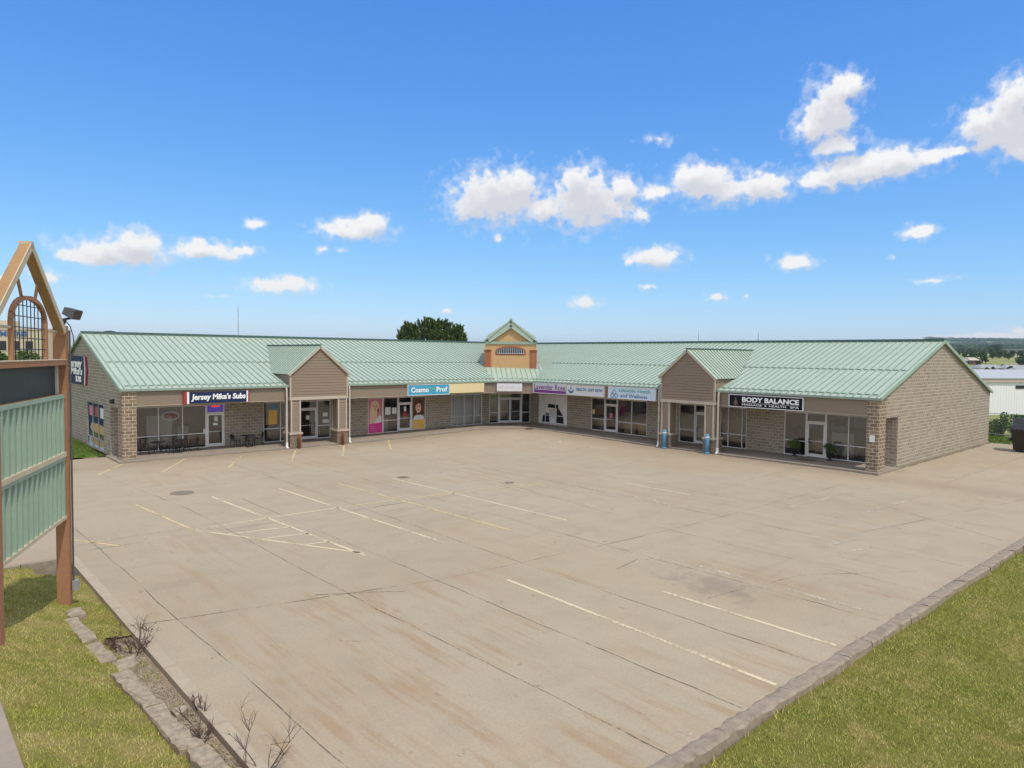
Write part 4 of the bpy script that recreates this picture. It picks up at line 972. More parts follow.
for i, (du, dv, ru, rv) in enumerate(((-.22, .1, .16, .10), (.05, .12, .18, .11), (-.15, -.08, .12, .07), (.12, -.05, .14, .08), (.24, .04, .08, .12))):
    q_ = blob(Lf, -9.1 + du, 3.66 + dv, ru, rv, o_ + .003 * i, 14); b0 = len(mb.v); mb.v += q_.v; mb.f += [tuple(x + b0 for x in f) for f in q_.f]
mb.build('emblem', M['teal'], t)
sign(Lf, -7.44, 3.30, -3.85, 4.06, M['creamsign'], 'blank cream yellow sign panel next to the blue sign')
t, o_ = sign(Cf, .28, 3.34, 2.42, 4.0, M['whitesign'], 'white sign with faded pinkish lettering above the corner double doors', off=.03)
text(Cf, "STUDIO 11", .48, 3.55, 1.74, .24, o_, M['ghost'], 'lettering', t, .006)
t, o_ = sign(Rf, 2.2, 3.28, 6.02, 4.06, M['whitesign'], 'white and purple shop sign right of the corner doors', frame=M['whitesign'])
text(Rf, "Lavender Rose", 2.32, 3.55, 3.62, .46, o_, M['purple'], 'lettering', t, .01, .01)
mb = MB(); Rf.rect(mb, 2.3, 3.29, 6.0, 3.52, o_, o_ + .01); mb.build('band', M['purple'], t)
t, o_ = sign(Rf, 6.1, 3.28, 9.98, 4.06, M['whitesign'], 'white shop sign with blue anchor shaped emblem and dark capitals', frame=M['trim'])
text(Rf, "HEALTH - INST NOW", 7.12, 3.62, 2.72, .24, o_, M['pblue'], 'lettering', t, .01, .02)
mb = MB()
Rf.prism(mb, [(6.55 + .30 * math.cos(a), 3.68 + .28 * math.sin(a)) for a in [math.pi + .0 + math.pi * i / 12 for i in range(13)]] + [(6.55 + .20 * math.cos(a), 3.70 + .15 * math.sin(a)) for a in [2 * math.pi - math.pi * i / 12 for i in range(13)]], o_, o_ + .01)
Rf.prism(mb, [(6.55 + .075 * math.cos(2 * math.pi * i / 10), 3.82 + .075 * math.sin(2 * math.pi * i / 10)) for i in range(10)], o_, o_ + .012)
Rf.rect(mb, 6.53, 3.55, 6.57, 3.76, o_, o_ + .008); mb.build('emblem', M['pblue'], t)
t, o_ = sign(Rf, 10.44, 3.27, 14.72, 4.06, M['palesign'], 'pale blue white sign with two lines of blue lettering and triangular knot emblem', frame=M['whitesign'])
text(Rf, "Lifestyle", 11.45, 3.67, 1.52, .31, o_, M['teal'], 'lettering', t, .008, .012); text(Rf, "Health", 13.16, 3.73, 1.14, .25, o_, M['teal'], 'lettering', t, .008, .012)
text(Rf, "and Wellness", 11.58, 3.34, 2.45, .26, o_, M['pblue'], 'lettering', t, .008, .012)
mb = MB()
for c_, d_ in (((10.98, 3.68), .17), ((10.80, 3.45), .15), ((11.16, 3.45), .15)):
    pts = [Rf.P(c_[0] + d_ * math.sin(2 * math.pi * i / 10), c_[1] + d_ * math.cos(2 * math.pi * i / 10), o_ + .012) for i in range(11)]; mb.tube(pts, .018, 5)
mb.tube([Rf.P(10.98, 3.84, o_ + .012), Rf.P(10.98, 4.0, o_ + .012)], .018, 5); mb.build('emblem', M['pblue'], t)
t, o_ = sign(Rf, 20.55, 3.26, 25.38, 3.98, M['blacksign'], 'black shop sign with white capitals in a white frame on the right wing', frame=M['whitesign'])
text(Rf, "BODY BALANCE", 21.45, 3.56, 3.72, .32, o_, M['wht'], 'lettering', t, .012, .04)
for w_, a_, b_ in (("MASSAGE", 21.45, 1.35), ("&", 22.98, .13), ("HEALTH", 23.28, 1.08), ("SPA", 24.62, .55)): text(Rf, w_, a_, 3.34, b_, .12, o_, M['wht'], 'lettering', t, .008, .008)
mb = MB(); Rf.rect(mb, 21.45, 3.50, 25.17, 3.515, o_, o_ + .006); mb.build('rule', M['whitesign'], t)
mb = blob(Rf, 21.0, 3.74, .07, .08, o_ + .004, 12); q_ = blob(Rf, 21.0, 3.5, .15, .17, o_ + .004, 14, 1, .2, 4); b0 = len(mb.v); mb.v += q_.v; mb.f += [tuple(x + b0 for x in f) for f in q_.f]; mb.build('emblem', M['brown'], t)
# gable sign on the left end wall
t = thing('wall_sign', 'navy wall sign with white lettering and red edge high on the left end wall', 'wall sign', El.P(-12.2, 4.1, .02))
mb = MB(); El.prism(mb, [(-15.3, 4.05), (-9.55, 4.1), (-9.42, 4.6), (-9.4, 5.1), (-9.45, 5.6), (-9.6, 6.0), (-15.3, 6.05)], .012, .10); mb.build('panel', M['navy'], t)
mb = MB(); El.prism(mb, [(-9.44, 4.08), (-9.27, 4.14), (-9.02, 5.08), (-9.30, 5.96), (-9.50, 6.02), (-9.36, 5.6), (-9.29, 5.1), (-9.32, 4.6)], .012, .12); mb.build('end_cap', M['red'], t)
mb = MB(); El.prism(mb, [(-9.76, 4.1), (-9.56, 4.1), (-9.40, 5.1), (-9.60, 6.0), (-9.78, 6.0), (-9.62, 5.1)], .10, .108); mb.build('stripe', M['wht'], t)
text(El, "Jersey", -15.0, 5.05, 4.6, .78, .103, M['wht'], 'lettering', t, .01, .04, .15); text(El, "Mike's", -14.2, 4.72, 3.9, .50, .105, M['wht'], 'lettering', t, .01, .04, .15); text(El, "SUBS", -12.6, 4.22, 1.9, .42, .103, M['wht'], 'lettering', t, .01, .04)
# small things on the fronts
t = thing('open_sign', 'violet and red lit sign over the sandwich shop door', 'lit sign', Ls.P(-24.5, 2.5, -.02))
mb = MB(); Ls.rect(mb, -25.0, 2.44, -24.0, 2.86, -.015, .02); mb.build('violet_panel', M['neonblue'], t)
mb = blob(Ls, -24.5, 2.80, .30, .07, .024, 16); mb.build('red_panel', M['neonred'], t)
t = thing('window_decal', 'red oval lettered decal on the second sandwich shop pane', 'decal', Ls.P(-27.2, 2.2, -.07))
mb = MB(); k = 26; mb.v = []; 
mb.tube([Ls.P(-27.25 + .50 * math.cos(2 * math.pi * i / k), 2.28 + .26 * math.sin(2 * math.pi * i / k), -.076) for i in range(k + 1)], .022, 4); mb.build('ring', M['paper'], t)
text(Ls, "OPEN", -27.62, 2.17, .74, .24, -.08, M['red'], 'lettering', t, .006, .03)
def sheet_note(fr, u, v, w_, h_, label, m='paper', name='notice', off=-.035, par=None):
    mb = MB(); fr.rect(mb, u - w_ / 2, v - h_ / 2, u + w_ / 2, v + h_ / 2, off - .003, off); o = mb.build(name, M[m]); return tag(o, label, 'notice')
sheet_note(Ls, -24.45, 1.95, .22, .3, 'white notice on the sandwich shop door glass')
sheet_note(Ls, -24.5, 1.6, .3, .16, 'small pale sticker below the notice on the sandwich shop door', 'blind')
sheet_note(Ls, -17.95, 1.7, .26, .32, 'white notice on the door glass under the left gable')
sheet_note(Ls, -16.55, 1.85, .4, .3, 'upper white notice in the window right of the left gable door', off=-.07)
sheet_note(Ls, -16.5, 1.35, .5, .26, 'lower white notice in the window right of the left gable door', off=-.07)
sheet_note(Ls, -11.15, 1.85, .5, .6, 'left white picture notice in the window beside the blonde poster', off=-.07)
sheet_note(Ls, -10.55, 1.85, .42, .5, 'right white picture notice in the window beside the blonde poster', off=-.07)
sheet_note(Ls, -9.55, 1.95, .22, .38, 'white sheet on the door between the two portrait posters')
sheet_note(Ls, -9.55, 1.5, .42, .36, 'red and white square sign on the door between the portrait posters', 'red')
sheet_note(Ls, -20.55, 1.85, .62, 1.0, 'yellow poster in the window left of the left gable', 'yellow', 'window_poster', -.07)
sheet_note(Ls, -20.45, 2.55, .4, .3, 'blue round bunting sheet above the yellow poster', 'blue', 'window_poster', -.07)
sheet_note(Rs, 8.1, 1.55, .34, .4, 'pink notice on the door beside the furnished window', 'pink')
sheet_note(Rs, 6.2, 1.75, .22, .38, 'yellow sheet in the dark window right of the block wall', 'creamsign', off=-.07)
sheet_note(Rf, 29.32, 1.95, .28, .38, 'white sign plate on the right end column', 'paper', 'column_sign', .035)
sheet_note(Ls, -25.22, 1.2, .12, .28, 'white push plate sticker beside the sandwich shop door', 'paper', off=-.02)
mb = MB(); text(Rs, "BA", 24.42, 1.95, .55, .26, -.044, M['grey'], 'lettering', tag(thing('window_lettering', 'dark capitals across the door and window of the right end shop', 'lettering', Rs.P(25.2, 1.9, -.04))), .004, .02)
LT = bpy.data.objects['window_lettering']
text(Rs, "LANCE", 25.52, 1.95, 1.25, .26, -.083, M['grey'], 'lettering', LT, .004, .02)
# portrait posters
def portrait(u0, u1, back, band, hair, label, long_hair):
    z0 = base_z(Ls, u0) + .06; z1 = HEAD - .06; um = (u0 + u1) / 2; t = thing('portrait_poster', label, 'poster', Ls.P(um, z0, -.03))
    def fl_(mk, nm, mbx): mbx.build(nm, M[mk], t)
    o = -.027; mb = MB(); Ls.rect(mb, u0, z0, u1, z1, -.034, o); fl_(back, 'backing', mb)
    zb = z0 + .75; H = z1 - z0; w_ = u1 - u0; fu_ = um - .03; fz = z1 - .72
    k = 1.0 if long_hair else 1.25; fz -= .02 if long_hair else .22
    Q = lambda pts: [(fu_ + a_ * k, fz + b_ * k) for a_, b_ in pts]
    if long_hair:
        mb = MB(); Ls.flat(mb, [(fu_ - .50, zb), (fu_ + .30, zb)] + Q([(.40, .05), (.30, .5), (0, .64), (-.32, .48), (-.42, 0)]), o + .002); fl_(hair, 'hair', mb)
    else:
        mb = MB(); Ls.flat(mb, Q([(-.36, -.45), (.36, -.45), (.42, .1), (.34, .48), (0, .60), (-.34, .46), (-.42, .1)]), o + .002); fl_(hair, 'hair', mb)
    mb = MB(); Ls.flat(mb, [(u0 + .05, zb), (u1 - .05, zb), (u1 - .12, fz - .62)] + Q([(.14, -.40), (.11, -.12), (-.11, -.12), (-.14, -.40)]) + [(u0 + .15, fz - .66)], o + .004); fl_('skin' if long_hair else 'paper', 'shoulders', mb)
    if long_hair:
        mb = MB(); Ls.flat(mb, [(fu_ - .1, zb), (u1 - .05, zb), (u1 - .1, fz - .62), (fu_ + .25, fz - .7)], o + .005); fl_('paper', 'dress', mb)
        mb = MB(); Ls.flat(mb, Q([(.16, -.02), (.30, .12), (.36, -.10), (.30, -.55), (.16, -.85), (.22, -.4)]), o + .0055); fl_('brown', 'hair_shade', mb)
    else:
        mb = MB(); Ls.flat(mb, Q([(-.14, -.26), (.14, -.26), (.16, -.42), (-.16, -.42)]), o + .005); fl_('hairdark', 'collar', mb)
    fl_('skin', 'face', blob(Ls, fu_ + .01, fz + .08 * k, .235 * k, .33 * k, o + .006, 20))
    mb = MB(); Ls.flat(mb, Q([(-.27, .02), (-.20, .24), (.02, .36), (.20, .26), (.24, -.10), (.33, .2), (.24, .53), (-.02, .62), (-.27, .48), (-.36, .1)]), o + .008); fl_(hair, 'fringe', mb)
    for du, dv, ru, rv, mk, nm in ((-.09, .13, .055, .026, 'dark', 'eye'), (.11, .13, .055, .026, 'dark', 'eye'), (-.09, .19, .07, .014, 'brown', 'brow'), (.11, .19, .07, .014, 'brown', 'brow'), (.02, .02, .022, .05, 'bread', 'nose'), (.01, -.09, .075, .03, 'red', 'mouth')):
        fl_(mk, nm, blob(Ls, fu_ + du * k, fz + dv * k, ru * k, rv * k, o + .010, 10))
    mb = MB(); Ls.flat(mb, [(u0, z0), (u1, z0), (u1, zb + .08 * long_hair), (u0, zb - .05 * long_hair)], o + .006); fl_(band, 'colour_band', mb)
    mb = MB()
    for k in range(3): Ls.flat(mb, [(u0 + .15, z0 + .15 + .17 * k), (u0 + .8 - .15 * k, z0 + .15 + .17 * k), (u0 + .8 - .15 * k, z0 + .2 + .17 * k), (u0 + .15, z0 + .2 + .17 * k)], o + .009)
    fl_('pink' if long_hair else 'creamsign', 'small_print', mb)
portrait(-12.92, -11.68, 'pink', 'magenta', 'hairblond', 'tall window poster of a blonde woman over a magenta band', True)
portrait(-8.84, -7.62, 'brown', 'yellow', 'hairdark', 'tall window poster of an auburn haired woman over a yellow band', False)
# blinds behind the plain window bay
t = thing('window_blind', 'pale vertical blinds closed behind the window left of the corner doors', 'blind', Ls.P(-3.2, .3, -.14))
mb = MB()
for i in range(27):
    u = -4.78 + i * .122; Ls.rect(mb, u, .34, u + .116, 2.86, -.175 - (.012 if i % 2 else 0), -.165 - (.012 if i % 2 else 0))
mb.build('slats', M['blind'], t); mb = MB(); Ls.rect(mb, -4.8, 2.86, -1.5, 2.915, -.2, -.15); mb.build('head_rail', M['white'], t)
# pictorial film in the window under the purple sign
t = thing('window_film', 'white picture film with dark figures covering the window under the purple sign', 'window film', Rs.P(1.45, .3, -.04))
mb = MB(); Rs.flat(mb, [(-.26, .34), (3.16, .34), (3.16, 2.86), (-.26, 2.86)], -.08); mb.build('backing', M['blind'], t)
mb = MB(); Rs.flat(mb, [(.75, 1.75), (2.0, 1.75), (2.15, 2.05), (.85, 2.1)], -.076); Rs.flat(mb, [(1.85, .45), (2.75, .45), (2.7, 1.1), (2.25, 1.6), (1.9, 2.0)], -.076); Rs.flat(mb, [(.05, .45), (.55, .45), (.6, 1.2), (.2, 1.1)], -.076); mb.build('dark_figure', M['darkglass'], t)
mb = MB(); Rs.flat(mb, [(.55, .45), (1.0, .45), (1.0, 1.2), (.6, 1.3)], -.073); mb.build('blue_figure', M['navy'], t)
mb = MB(); Rs.flat(mb, [(1.0, .9), (1.8, .9), (1.8, 1.7), (.95, 1.65)], -.070); mb.build('pale_patch', M['whitesign'], t)
# furniture seen through the furnished window
for (u0, u1, lab) in ((8.95, 10.05, 'left'), (10.35, 11.5, 'right')):
    t = thing('reception_desk', f'tan reception desk behind the furnished shop window, {lab} one', 'desk', Rs.P((u0 + u1) / 2, .2, -.9))
    mb = MB(); Rs.rect(mb, u0, .2, u1, .98, -1.3, -.7); mb.build('body', M['bread'], t); mb = MB(); Rs.rect(mb, u0 - .05, .98, u1 + .05, 1.03, -1.35, -.62); mb.build('top', M['paper'], t)
# lamp over the left alcove
t = thing('wall_lamp', 'small black wall lamp above the left alcove opening', 'lamp', El.P(-2.1, 3.3, .0))
mb = MB(); El.rect(mb, -2.28, 3.26, -1.92, 3.56, .002, .06); mb.build('back_plate', M['black'], t); mb = MB(); El.prism(mb, [(-2.24, 3.28), (-1.96, 3.28), (-2.0, 3.5), (-2.2, 3.5)], .06, .22); mb.build('housing', M['black'], t)

# ------------------------------------------------------------------ small things on the walk
def bistro_table(label, loc):
    t = thing('bistro_table', label, 'table', (0, 0, 0), 'black metal tables outside the sandwich shop')
    mb = MB(); mb.lathe([(.42, .70), (.43, .715), (.43, .73), (.40, .74)], (0, 0, 0), 20); mb.build('tabletop', M['black'], t)
    for i in range(4):
        a = math.pi / 4 + i * math.pi / 2; c_, s_ = math.cos(a), math.sin(a)
        mb = MB(); mb.tube([(.08 * c_, .08 * s_, .70), (.10 * c_, .10 * s_, .4), (.34 * c_, .34 * s_, .0)], .022, 6); mb.build('leg', M['black'], t)
    mb = MB(); mb.tube([(.1 * math.cos(a), .1 * math.sin(a), .4) for a in [i * math.pi / 6 for i in range(13)]], .01, 5); mb.build('brace_ring', M['black'], t)
    t.location = loc; return t
def bistro_chair(label):
    t = thing('bistro_chair', label, 'chair', (0, 0, 0), 'black metal chairs outside the sandwich shop')
    mb = MB(); mb.box((-.22, -.22, .43), (.22, .22, .455)); mb.build('seat', M['black'], t)
    mb = MB()
    for i in range(7): x = -.19 + i * .38 / 6; mb.tube([(x, .21, .50), (x, .25, .84)], .008, 4)
    mb.tube([(-.22, .20, .44), (-.22, .245, .80), (-.16, .255, .88), (.16, .255, .88), (.22, .245, .80), (.22, .20, .44)], .014, 6)
    mb.tube([(-.2, .21, .51), (.2, .21, .51)], .01, 5); mb.box((-.19, .225, .58), (.19, .235, .84)); mb.build('backrest', M['black'], t)
    for sx_ in (-1, 1):
        for sy_ in (-1, 1):
            mb = MB(); mb.tube([(sx_ * .20, sy_ * .20, .44), (sx_ * .235, sy_ * .235, 0)], .02, 6); mb.build('leg', M['black'], t)
        mb = MB(); mb.tube([(sx_ * .22, .235, .68), (sx_ * .25, -.1, .67), (sx_ * .25, -.18, .62), (sx_ * .22, -.2, .45)], .012, 5); mb.build('armrest', M['black'], t)
    return t
zt = .10
tb = [bistro_table('black round table against the block wall between two chairs', (-22.75, 2.05, zt))]
for p_, lb in (((-28.35, 1.75, zt), 'black round table under the pane nearest the end column'), ((-26.95, 1.95, zt), 'black round table under the second and third sandwich shop panes')):
    c_ = copy_tree(tb[0]); c_.location = p_; c_['label'] = lb
ch = bistro_chair('x')
spots = [((-23.55, 2.0, zt), 100, 'black metal chair left of the table against the block wall'), ((-21.9, 2.1, zt), -95, 'black metal chair right of the table against the block wall'), ((-22.8, 1.35, zt), 175, 'black metal chair in front of the table against the block wall'),
         ((-29.1, 1.7, zt), 85, 'black metal chair closest to the left end column'), ((-27.65, 1.55, zt), -80, 'black metal chair between the two window tables, left one'), ((-27.3, 1.35, zt), 150, 'black metal chair between the two window tables, nearer the lot'), ((-26.2, 1.9, zt), -95, 'black metal chair nearest the sandwich shop door')]
for i, (p_, a, lb) in enumerate(spots):
    c_ = ch if i == 0 else copy_tree(ch); c_.location = p_; c_.rotation_euler.z = math.radians(a); c_['label'] = lb
def bollard(p, r, h, m, label, group, sleeve):
    x, y = p; z = gz(x, y); t = thing('bollard', label, 'bollard', (x, y, z), group)
    mb = MB(); mb.lathe([(r, 0), (r, h - r * .5), (r * .85, h - r * .2), (r * .5, h), (.005, h + .01)], (x, y, z), 18); mb.build('post', m, t, True)
    if sleeve:
        mb = MB(); mb.lathe([(r * 1.2, 0), (r * 1.2, .10), (r * 1.02, .12)], (x, y, z), 18); mb.build('base_ring', m, t, True)
        mb = MB(); mb.lathe([(r * 1.01, h * .80), (r * 1.14, h * .81), (r * 1.14, h * .87), (r * 1.01, h * .88)], (x, y, z), 18); mb.build('band', M['palesign'], t, True)
    return t
bollard((-20.27, -.58), .085, .98, M['rust'], 'rusty orange bollard at the left foot of the lighter gable', 'bollards at the entry gables', False)
bollard((-17.06, -.63), .085, .98, M['rust'], 'rusty orange bollard at the right foot of the lighter gable', 'bollards at the entry gables', False)
bollard((-.62, -15.9), .135, 1.32, M['blue'], 'blue sleeved bollard at the left foot of the darker gable', 'bollards at the entry gables', True)
bollard((-.62, -19.28), .135, 1.32, M['blue'], 'blue sleeved bollard at the right foot of the darker gable', 'bollards at the entry gables', True)
for i, (x, y, sx_, lb) in enumerate([(-.85, -2.5, .8, 'dark heap of debris at the walk edge below the corner doors'), (-6.4, 2.1, .6, 'small dark heap of debris on the walk below the blank yellow sign')]):
    rr = random.Random(i + 3); mb = MB(); z = gz(x, y) * .9 + .02
    prof = [(.55, 0), (.5, .05), (.32, .10), (.12, .13)]
    for r0, zz in prof:
        for j in range(14):
            a = 2 * math.pi * j / 14; q = r0 * rr.uniform(.8, 1.15); mb.v.append((x + q * math.cos(a) * sx_, y + q * math.sin(a) * sx_ * .6, z + zz * rr.uniform(.8, 1.2)))
    for l in range(3):
        for j in range(14): mb.f.append((l * 14 + j, l * 14 + (j + 1) % 14, (l + 1) * 14 + (j + 1) % 14, (l + 1) * 14 + j))
    mb.f.append(tuple(42 + j for j in range(14)))
    tag(mb.build('debris_heap', M['bark']), lb, 'debris')
def leafcloud(cs, n_, size, seed, flat=.0, up=0.0):
    """leaf quads around weighted centres cs=[(center,(rx,ry,rz))]"""
    r_ = np.random.default_rng(seed); vs = []; k = len(cs)
    vol = np.array([c[1][0] * c[1][1] * c[1][2] for c in cs]) ** (2 / 3); pick = r_.choice(k, n_, p=vol / vol.sum())
    C_ = np.array([c[0] for c in cs], float)[pick]; R = np.array([c[1] for c in cs], float)[pick]
    d = r_.normal(size=(n_, 3)); d /= np.linalg.norm(d, axis=1)[:, None]
    p = C_ + d * R * (r_.uniform(.45, 1.08, n_)[:, None])
    a = r_.normal(size=(n_, 3)); a[:, 2] += up; a /= np.linalg.norm(a, axis=1)[:, None]; b = np.cross(a, r_.normal(size=(n_, 3))); b /= np.linalg.norm(b, axis=1)[:, None]
    s = (size * r_.uniform(.55, 1.4, n_))[:, None]
    v = np.stack([p - a * s, p + b * s * .45, p + a * s, p - b * s * .45], 1)
    return v.reshape(-1, 3), np.arange(n_ * 4).reshape(-1, 4)
def planter(p, label, seed, sc):
    t = thing('planter', label, 'planter', p, 'potted shrubs at the right end shop')
    mb = MB(); mb.lathe([(.17, 0), (.19, .03), (.09, .08), (.09, .13), (.19, .2), (.24, .46), (.26, .48), (.26, .52), (.22, .52), (.21, .47)], p, 18); mb.build('pot', M['pot'], t, True)
    x, y, z = p; v, f = leafcloud([((x, y, z + .78), (.34 * sc, .34 * sc, .30)), ((x - .05, y + .12, z + .85), (.25 * sc, .3 * sc, .22)), ((x, y - .08, z + .65), (.3, .3, .2))], 900, .05, seed)
    o = npmesh('foliage', v, f, M['leaf'] if seed % 2 else M['bush'], t, p)
    mb = MB(); mb.tube([(x, y, z + .45), (x, y, z + .75)], .025, 6); mb.build('stem', M['bark'], t)
planter((2.45, -23.72, .1), 'potted shrub with bright green foliage left of the right end shop door', 2, 1.1)
planter((2.40, -26.0, .1), 'potted shrub with dark foliage right of the right end shop door', 3, .95)
mb = MB(); mb.box((1.1, -25.5, .102), (1.75, -24.4, .118)); tag(mb.build('doormat', M['brown']), 'brown doormat in front of the right end shop door', 'doormat')

# ------------------------------------------------------------------ the pylon sign on the left
PA = V((-39.252, -28.311, 0)); pu = V((.40475, .91443, 0)); pn = V((.91443, -.40475, 0)); Pf = Fr(PA, pu, pn); PL = 4.39
T = thing('pylon_sign', 'tall blank green corrugated sign on orange posts with an open timber gable', 'sign', (PA.x + pu.x * PL / 2, PA.y + pu.y * PL / 2, .3))
for s0, zb in ((0, .2), (PL, -.1)):  # posts
    mb = MB(); Pf.rect(mb, s0 - .10, zb, s0 + .10, 7.0, -.14, .14); mb.build('post', M['orange'], T)
def corr(mb, z0, z1):
    u = .10; k = 13; wd = (PL - .2) / k
    for i in range(k):
        a = u + i * wd; prof = [(a, .026), (a + wd * .60, .026), (a + wd * .66, .088), (a + wd * .92, .088), (a + wd, .026)]
        for (p0, q0), (p1, q1) in zip(prof[:-1], prof[1:]): mb.poly([Pf.P(p0, z0, q0), Pf.P(p1, z0, q1), Pf.P(p1, z1, q1), Pf.P(p0, z1, q0)])
for z0, z1 in ((3.92, 5.24), (2.34, 3.72)):
    mb = MB(); corr(mb, z0, z1); pnl = mb.build('corrugated_panel', M['panelgreen'], T)
    mb = MB(); Pf.rect(mb, .1, z1, PL - .1, z1 + .09, -.02, .096); mb.build('top_flashing', M['panelgreen'], pnl)
mb = MB(); Pf.rect(mb, .1, 3.81, PL - .1, 3.92, -.02, .12); mb.build('middle_rail', M['creamwood'], T)
mb = MB(); Pf.rect(mb, .1, 2.26, PL - .1, 2.34, -.02, .10); mb.build('bottom_rail', M['creamwood'], T)
mb = MB(); Pf.rect(mb, .1, 2.4, PL - .1, 5.295, -.15, -.05); mb.build('backing', M['darkgreen'], T)
mb = MB(); Pf.rect(mb, .1, 5.30, PL - .1, 5.335, -.15, .06); mb.build('ledge', M['rafter'], T)
mb = MB(); Pf.rect(mb, .1, 5.335, PL - .1, 6.05, -.14, -.09); mb.build('dark_panel', M['darkgreen'], T)
mb = MB(); Pf.rect(mb, PL - .17, 5.34, PL - .10, 6.04, -.085, -.03); mb.build('panel_edge', M['whitesign'], T)
mb = MB(); Pf.rect(mb, .1, 6.05, PL - .1, 6.17, -.15, .15); mb.build('beam', M['orange'], T); mb = MB(); Pf.rect(mb, .1, 6.171, PL - .1, 6.19, -.155, .16); mb.build('beam_cap', M['creamwood'], T)
AP = (1.96, 8.62)
RO = .05
for e, sgn in (((-.16, 6.9), 1), ((PL - .20, 6.86), -1)):
    d = (Pf.P(*AP) - Pf.P(*e)).normalized(); up = pn.cross(d); mb = MB()
    mb.bar(Pf.P(*e, RO), Pf.P(AP[0] + sgn * .02, AP[1], RO), .20, .12, up if up.z > 0 else -up); r_ = mb.build('rafter', M['rafter'], T)
    mb = MB(); mb.bar(Pf.P(e[0], e[1], .157), Pf.P(AP[0] + sgn * .02, AP[1], .157), .02, .15, up if up.z > 0 else -up); mb.build('edge_board', M['creamwood'], r_)
mb = MB(); Pf.rect(mb, AP[0] - .07, AP[1] + .0, AP[0] + .07, AP[1] + .07, -.06, .17); mb.build('apex_cap', M['creamwood'], T)
a0, a1 = 1.16, 3.26; am = (a0 + a1) / 2; ah = (a1 - a0) / 2
apts = [(a0, 6.19), (a0, 7.02)] + [(am - ah * math.cos(math.pi * i / 12), 7.02 + .50 * math.sin(math.pi * i / 12)) for i in range(1, 12)] + [(a1, 7.02), (a1, 6.19)]
mb = MB()
for p, q_ in zip(apts[:-1], apts[1:]): mb.bar(Pf.P(*p), Pf.P(*q_), .085, .085, pn)
mb.build('arch_frame', M['orange'], T)
mb = MB()
for i in range(1, 9):
    u = a0 + (a1 - a0) * i / 9; zt_ = 7.02 + .5 * math.sqrt(max(0, 1 - ((u - am) / ah) ** 2)); mb.tube([Pf.P(u, 6.19), Pf.P(u, zt_)], .011, 5)
for z in (6.42, 6.65, 6.88, 7.11, 7.34):
    hw_ = ah if z < 7.02 else ah * math.sqrt(max(0, 1 - ((z - 7.02) / .5) ** 2)); mb.tube([Pf.P(am - hw_, z), Pf.P(am + hw_, z)], .011, 5)
mb.build('wire_grille', M['black'], T)
for u0, z0, u1, z1 in ((1.80, 7.50, 1.52, 7.98), (2.62, 7.52, 2.85, 7.98)):
    mb = MB(); mb.tube([Pf.P(u0, z0), Pf.P(u1, z1)], .032, 8); mb.build('strut', M['orange'], T)
for u0, u1 in ((.1, a0 - .05), (a1 + .05, PL - .1)):
    mb = MB(); mb.tube([Pf.P(u0, 6.86), Pf.P(u1, 6.86)], .03, 8); mb.build('tie_bar', M['creamwood'], T)
mb = MB(); mb.tube([Pf.P(PL + .06, .4, .18), Pf.P(PL + .06, 6.9, .18)], .022, 6); mb.build('conduit', M['iron2'], T)
mb = MB(); Pf.rect(mb, PL - .0, .42, PL + .17, .66, .16, .28); mb.build('junction_box', M['grey'], T)
mb = MB(); mb.tube([Pf.P(PL + .1, 7.12, .1), Pf.P(PL + .25, 7.0, .15), Pf.P(PL + .38, 6.75, .18), Pf.P(PL + .36, 6.4, .2), Pf.P(PL + .10, 6.2, .2)], .012, 5); mb.build('cable', M['black'], T)
t = thing('floodlight', 'grey box floodlight tilted on top of the right sign post', 'floodlight', Pf.P(PL, 7.0, .05))
mb = MB(); mb.tube([Pf.P(PL, 7.0, .05), Pf.P(PL + .02, 7.16, .1)], .04, 8); mb.tube([Pf.P(PL, 7.15, .02), Pf.P(PL + .1, 7.2, .2)], .03, 6); mb.build('bracket', M['black'], t)
c_ = Pf.P(PL + .12, 7.33, .22); ax = (SIDE * .93 - Z * .36).normalized(); bx = VIEW; mb = MB()
upv = bx.cross(ax); upv = upv if upv.z > 0 else -upv
mb.hexa([c_ - ax * .15 + upv * a * .09 + bx * b * .12 for a, b in ((-1, -1), (1, -1), (1, 1), (-1, 1))], [c_ + ax * .15 + upv * a * .12 + bx * b * .15 for a, b in ((-1, -1), (1, -1), (1, 1), (-1, 1))]); mb.build('housing', M['iron2'], t)
mb = MB(); mb.hexa([c_ + ax * .15 + upv * a * .11 + bx * b * .14 for a, b in ((-1, -1), (1, -1), (1, 1), (-1, 1))], [c_ + ax * .17 + upv * a * .11 + bx * b * .14 for a, b in ((-1, -1), (1, -1), (1, 1), (-1, 1))]); mb.build('lens', M['darkglass'], t)

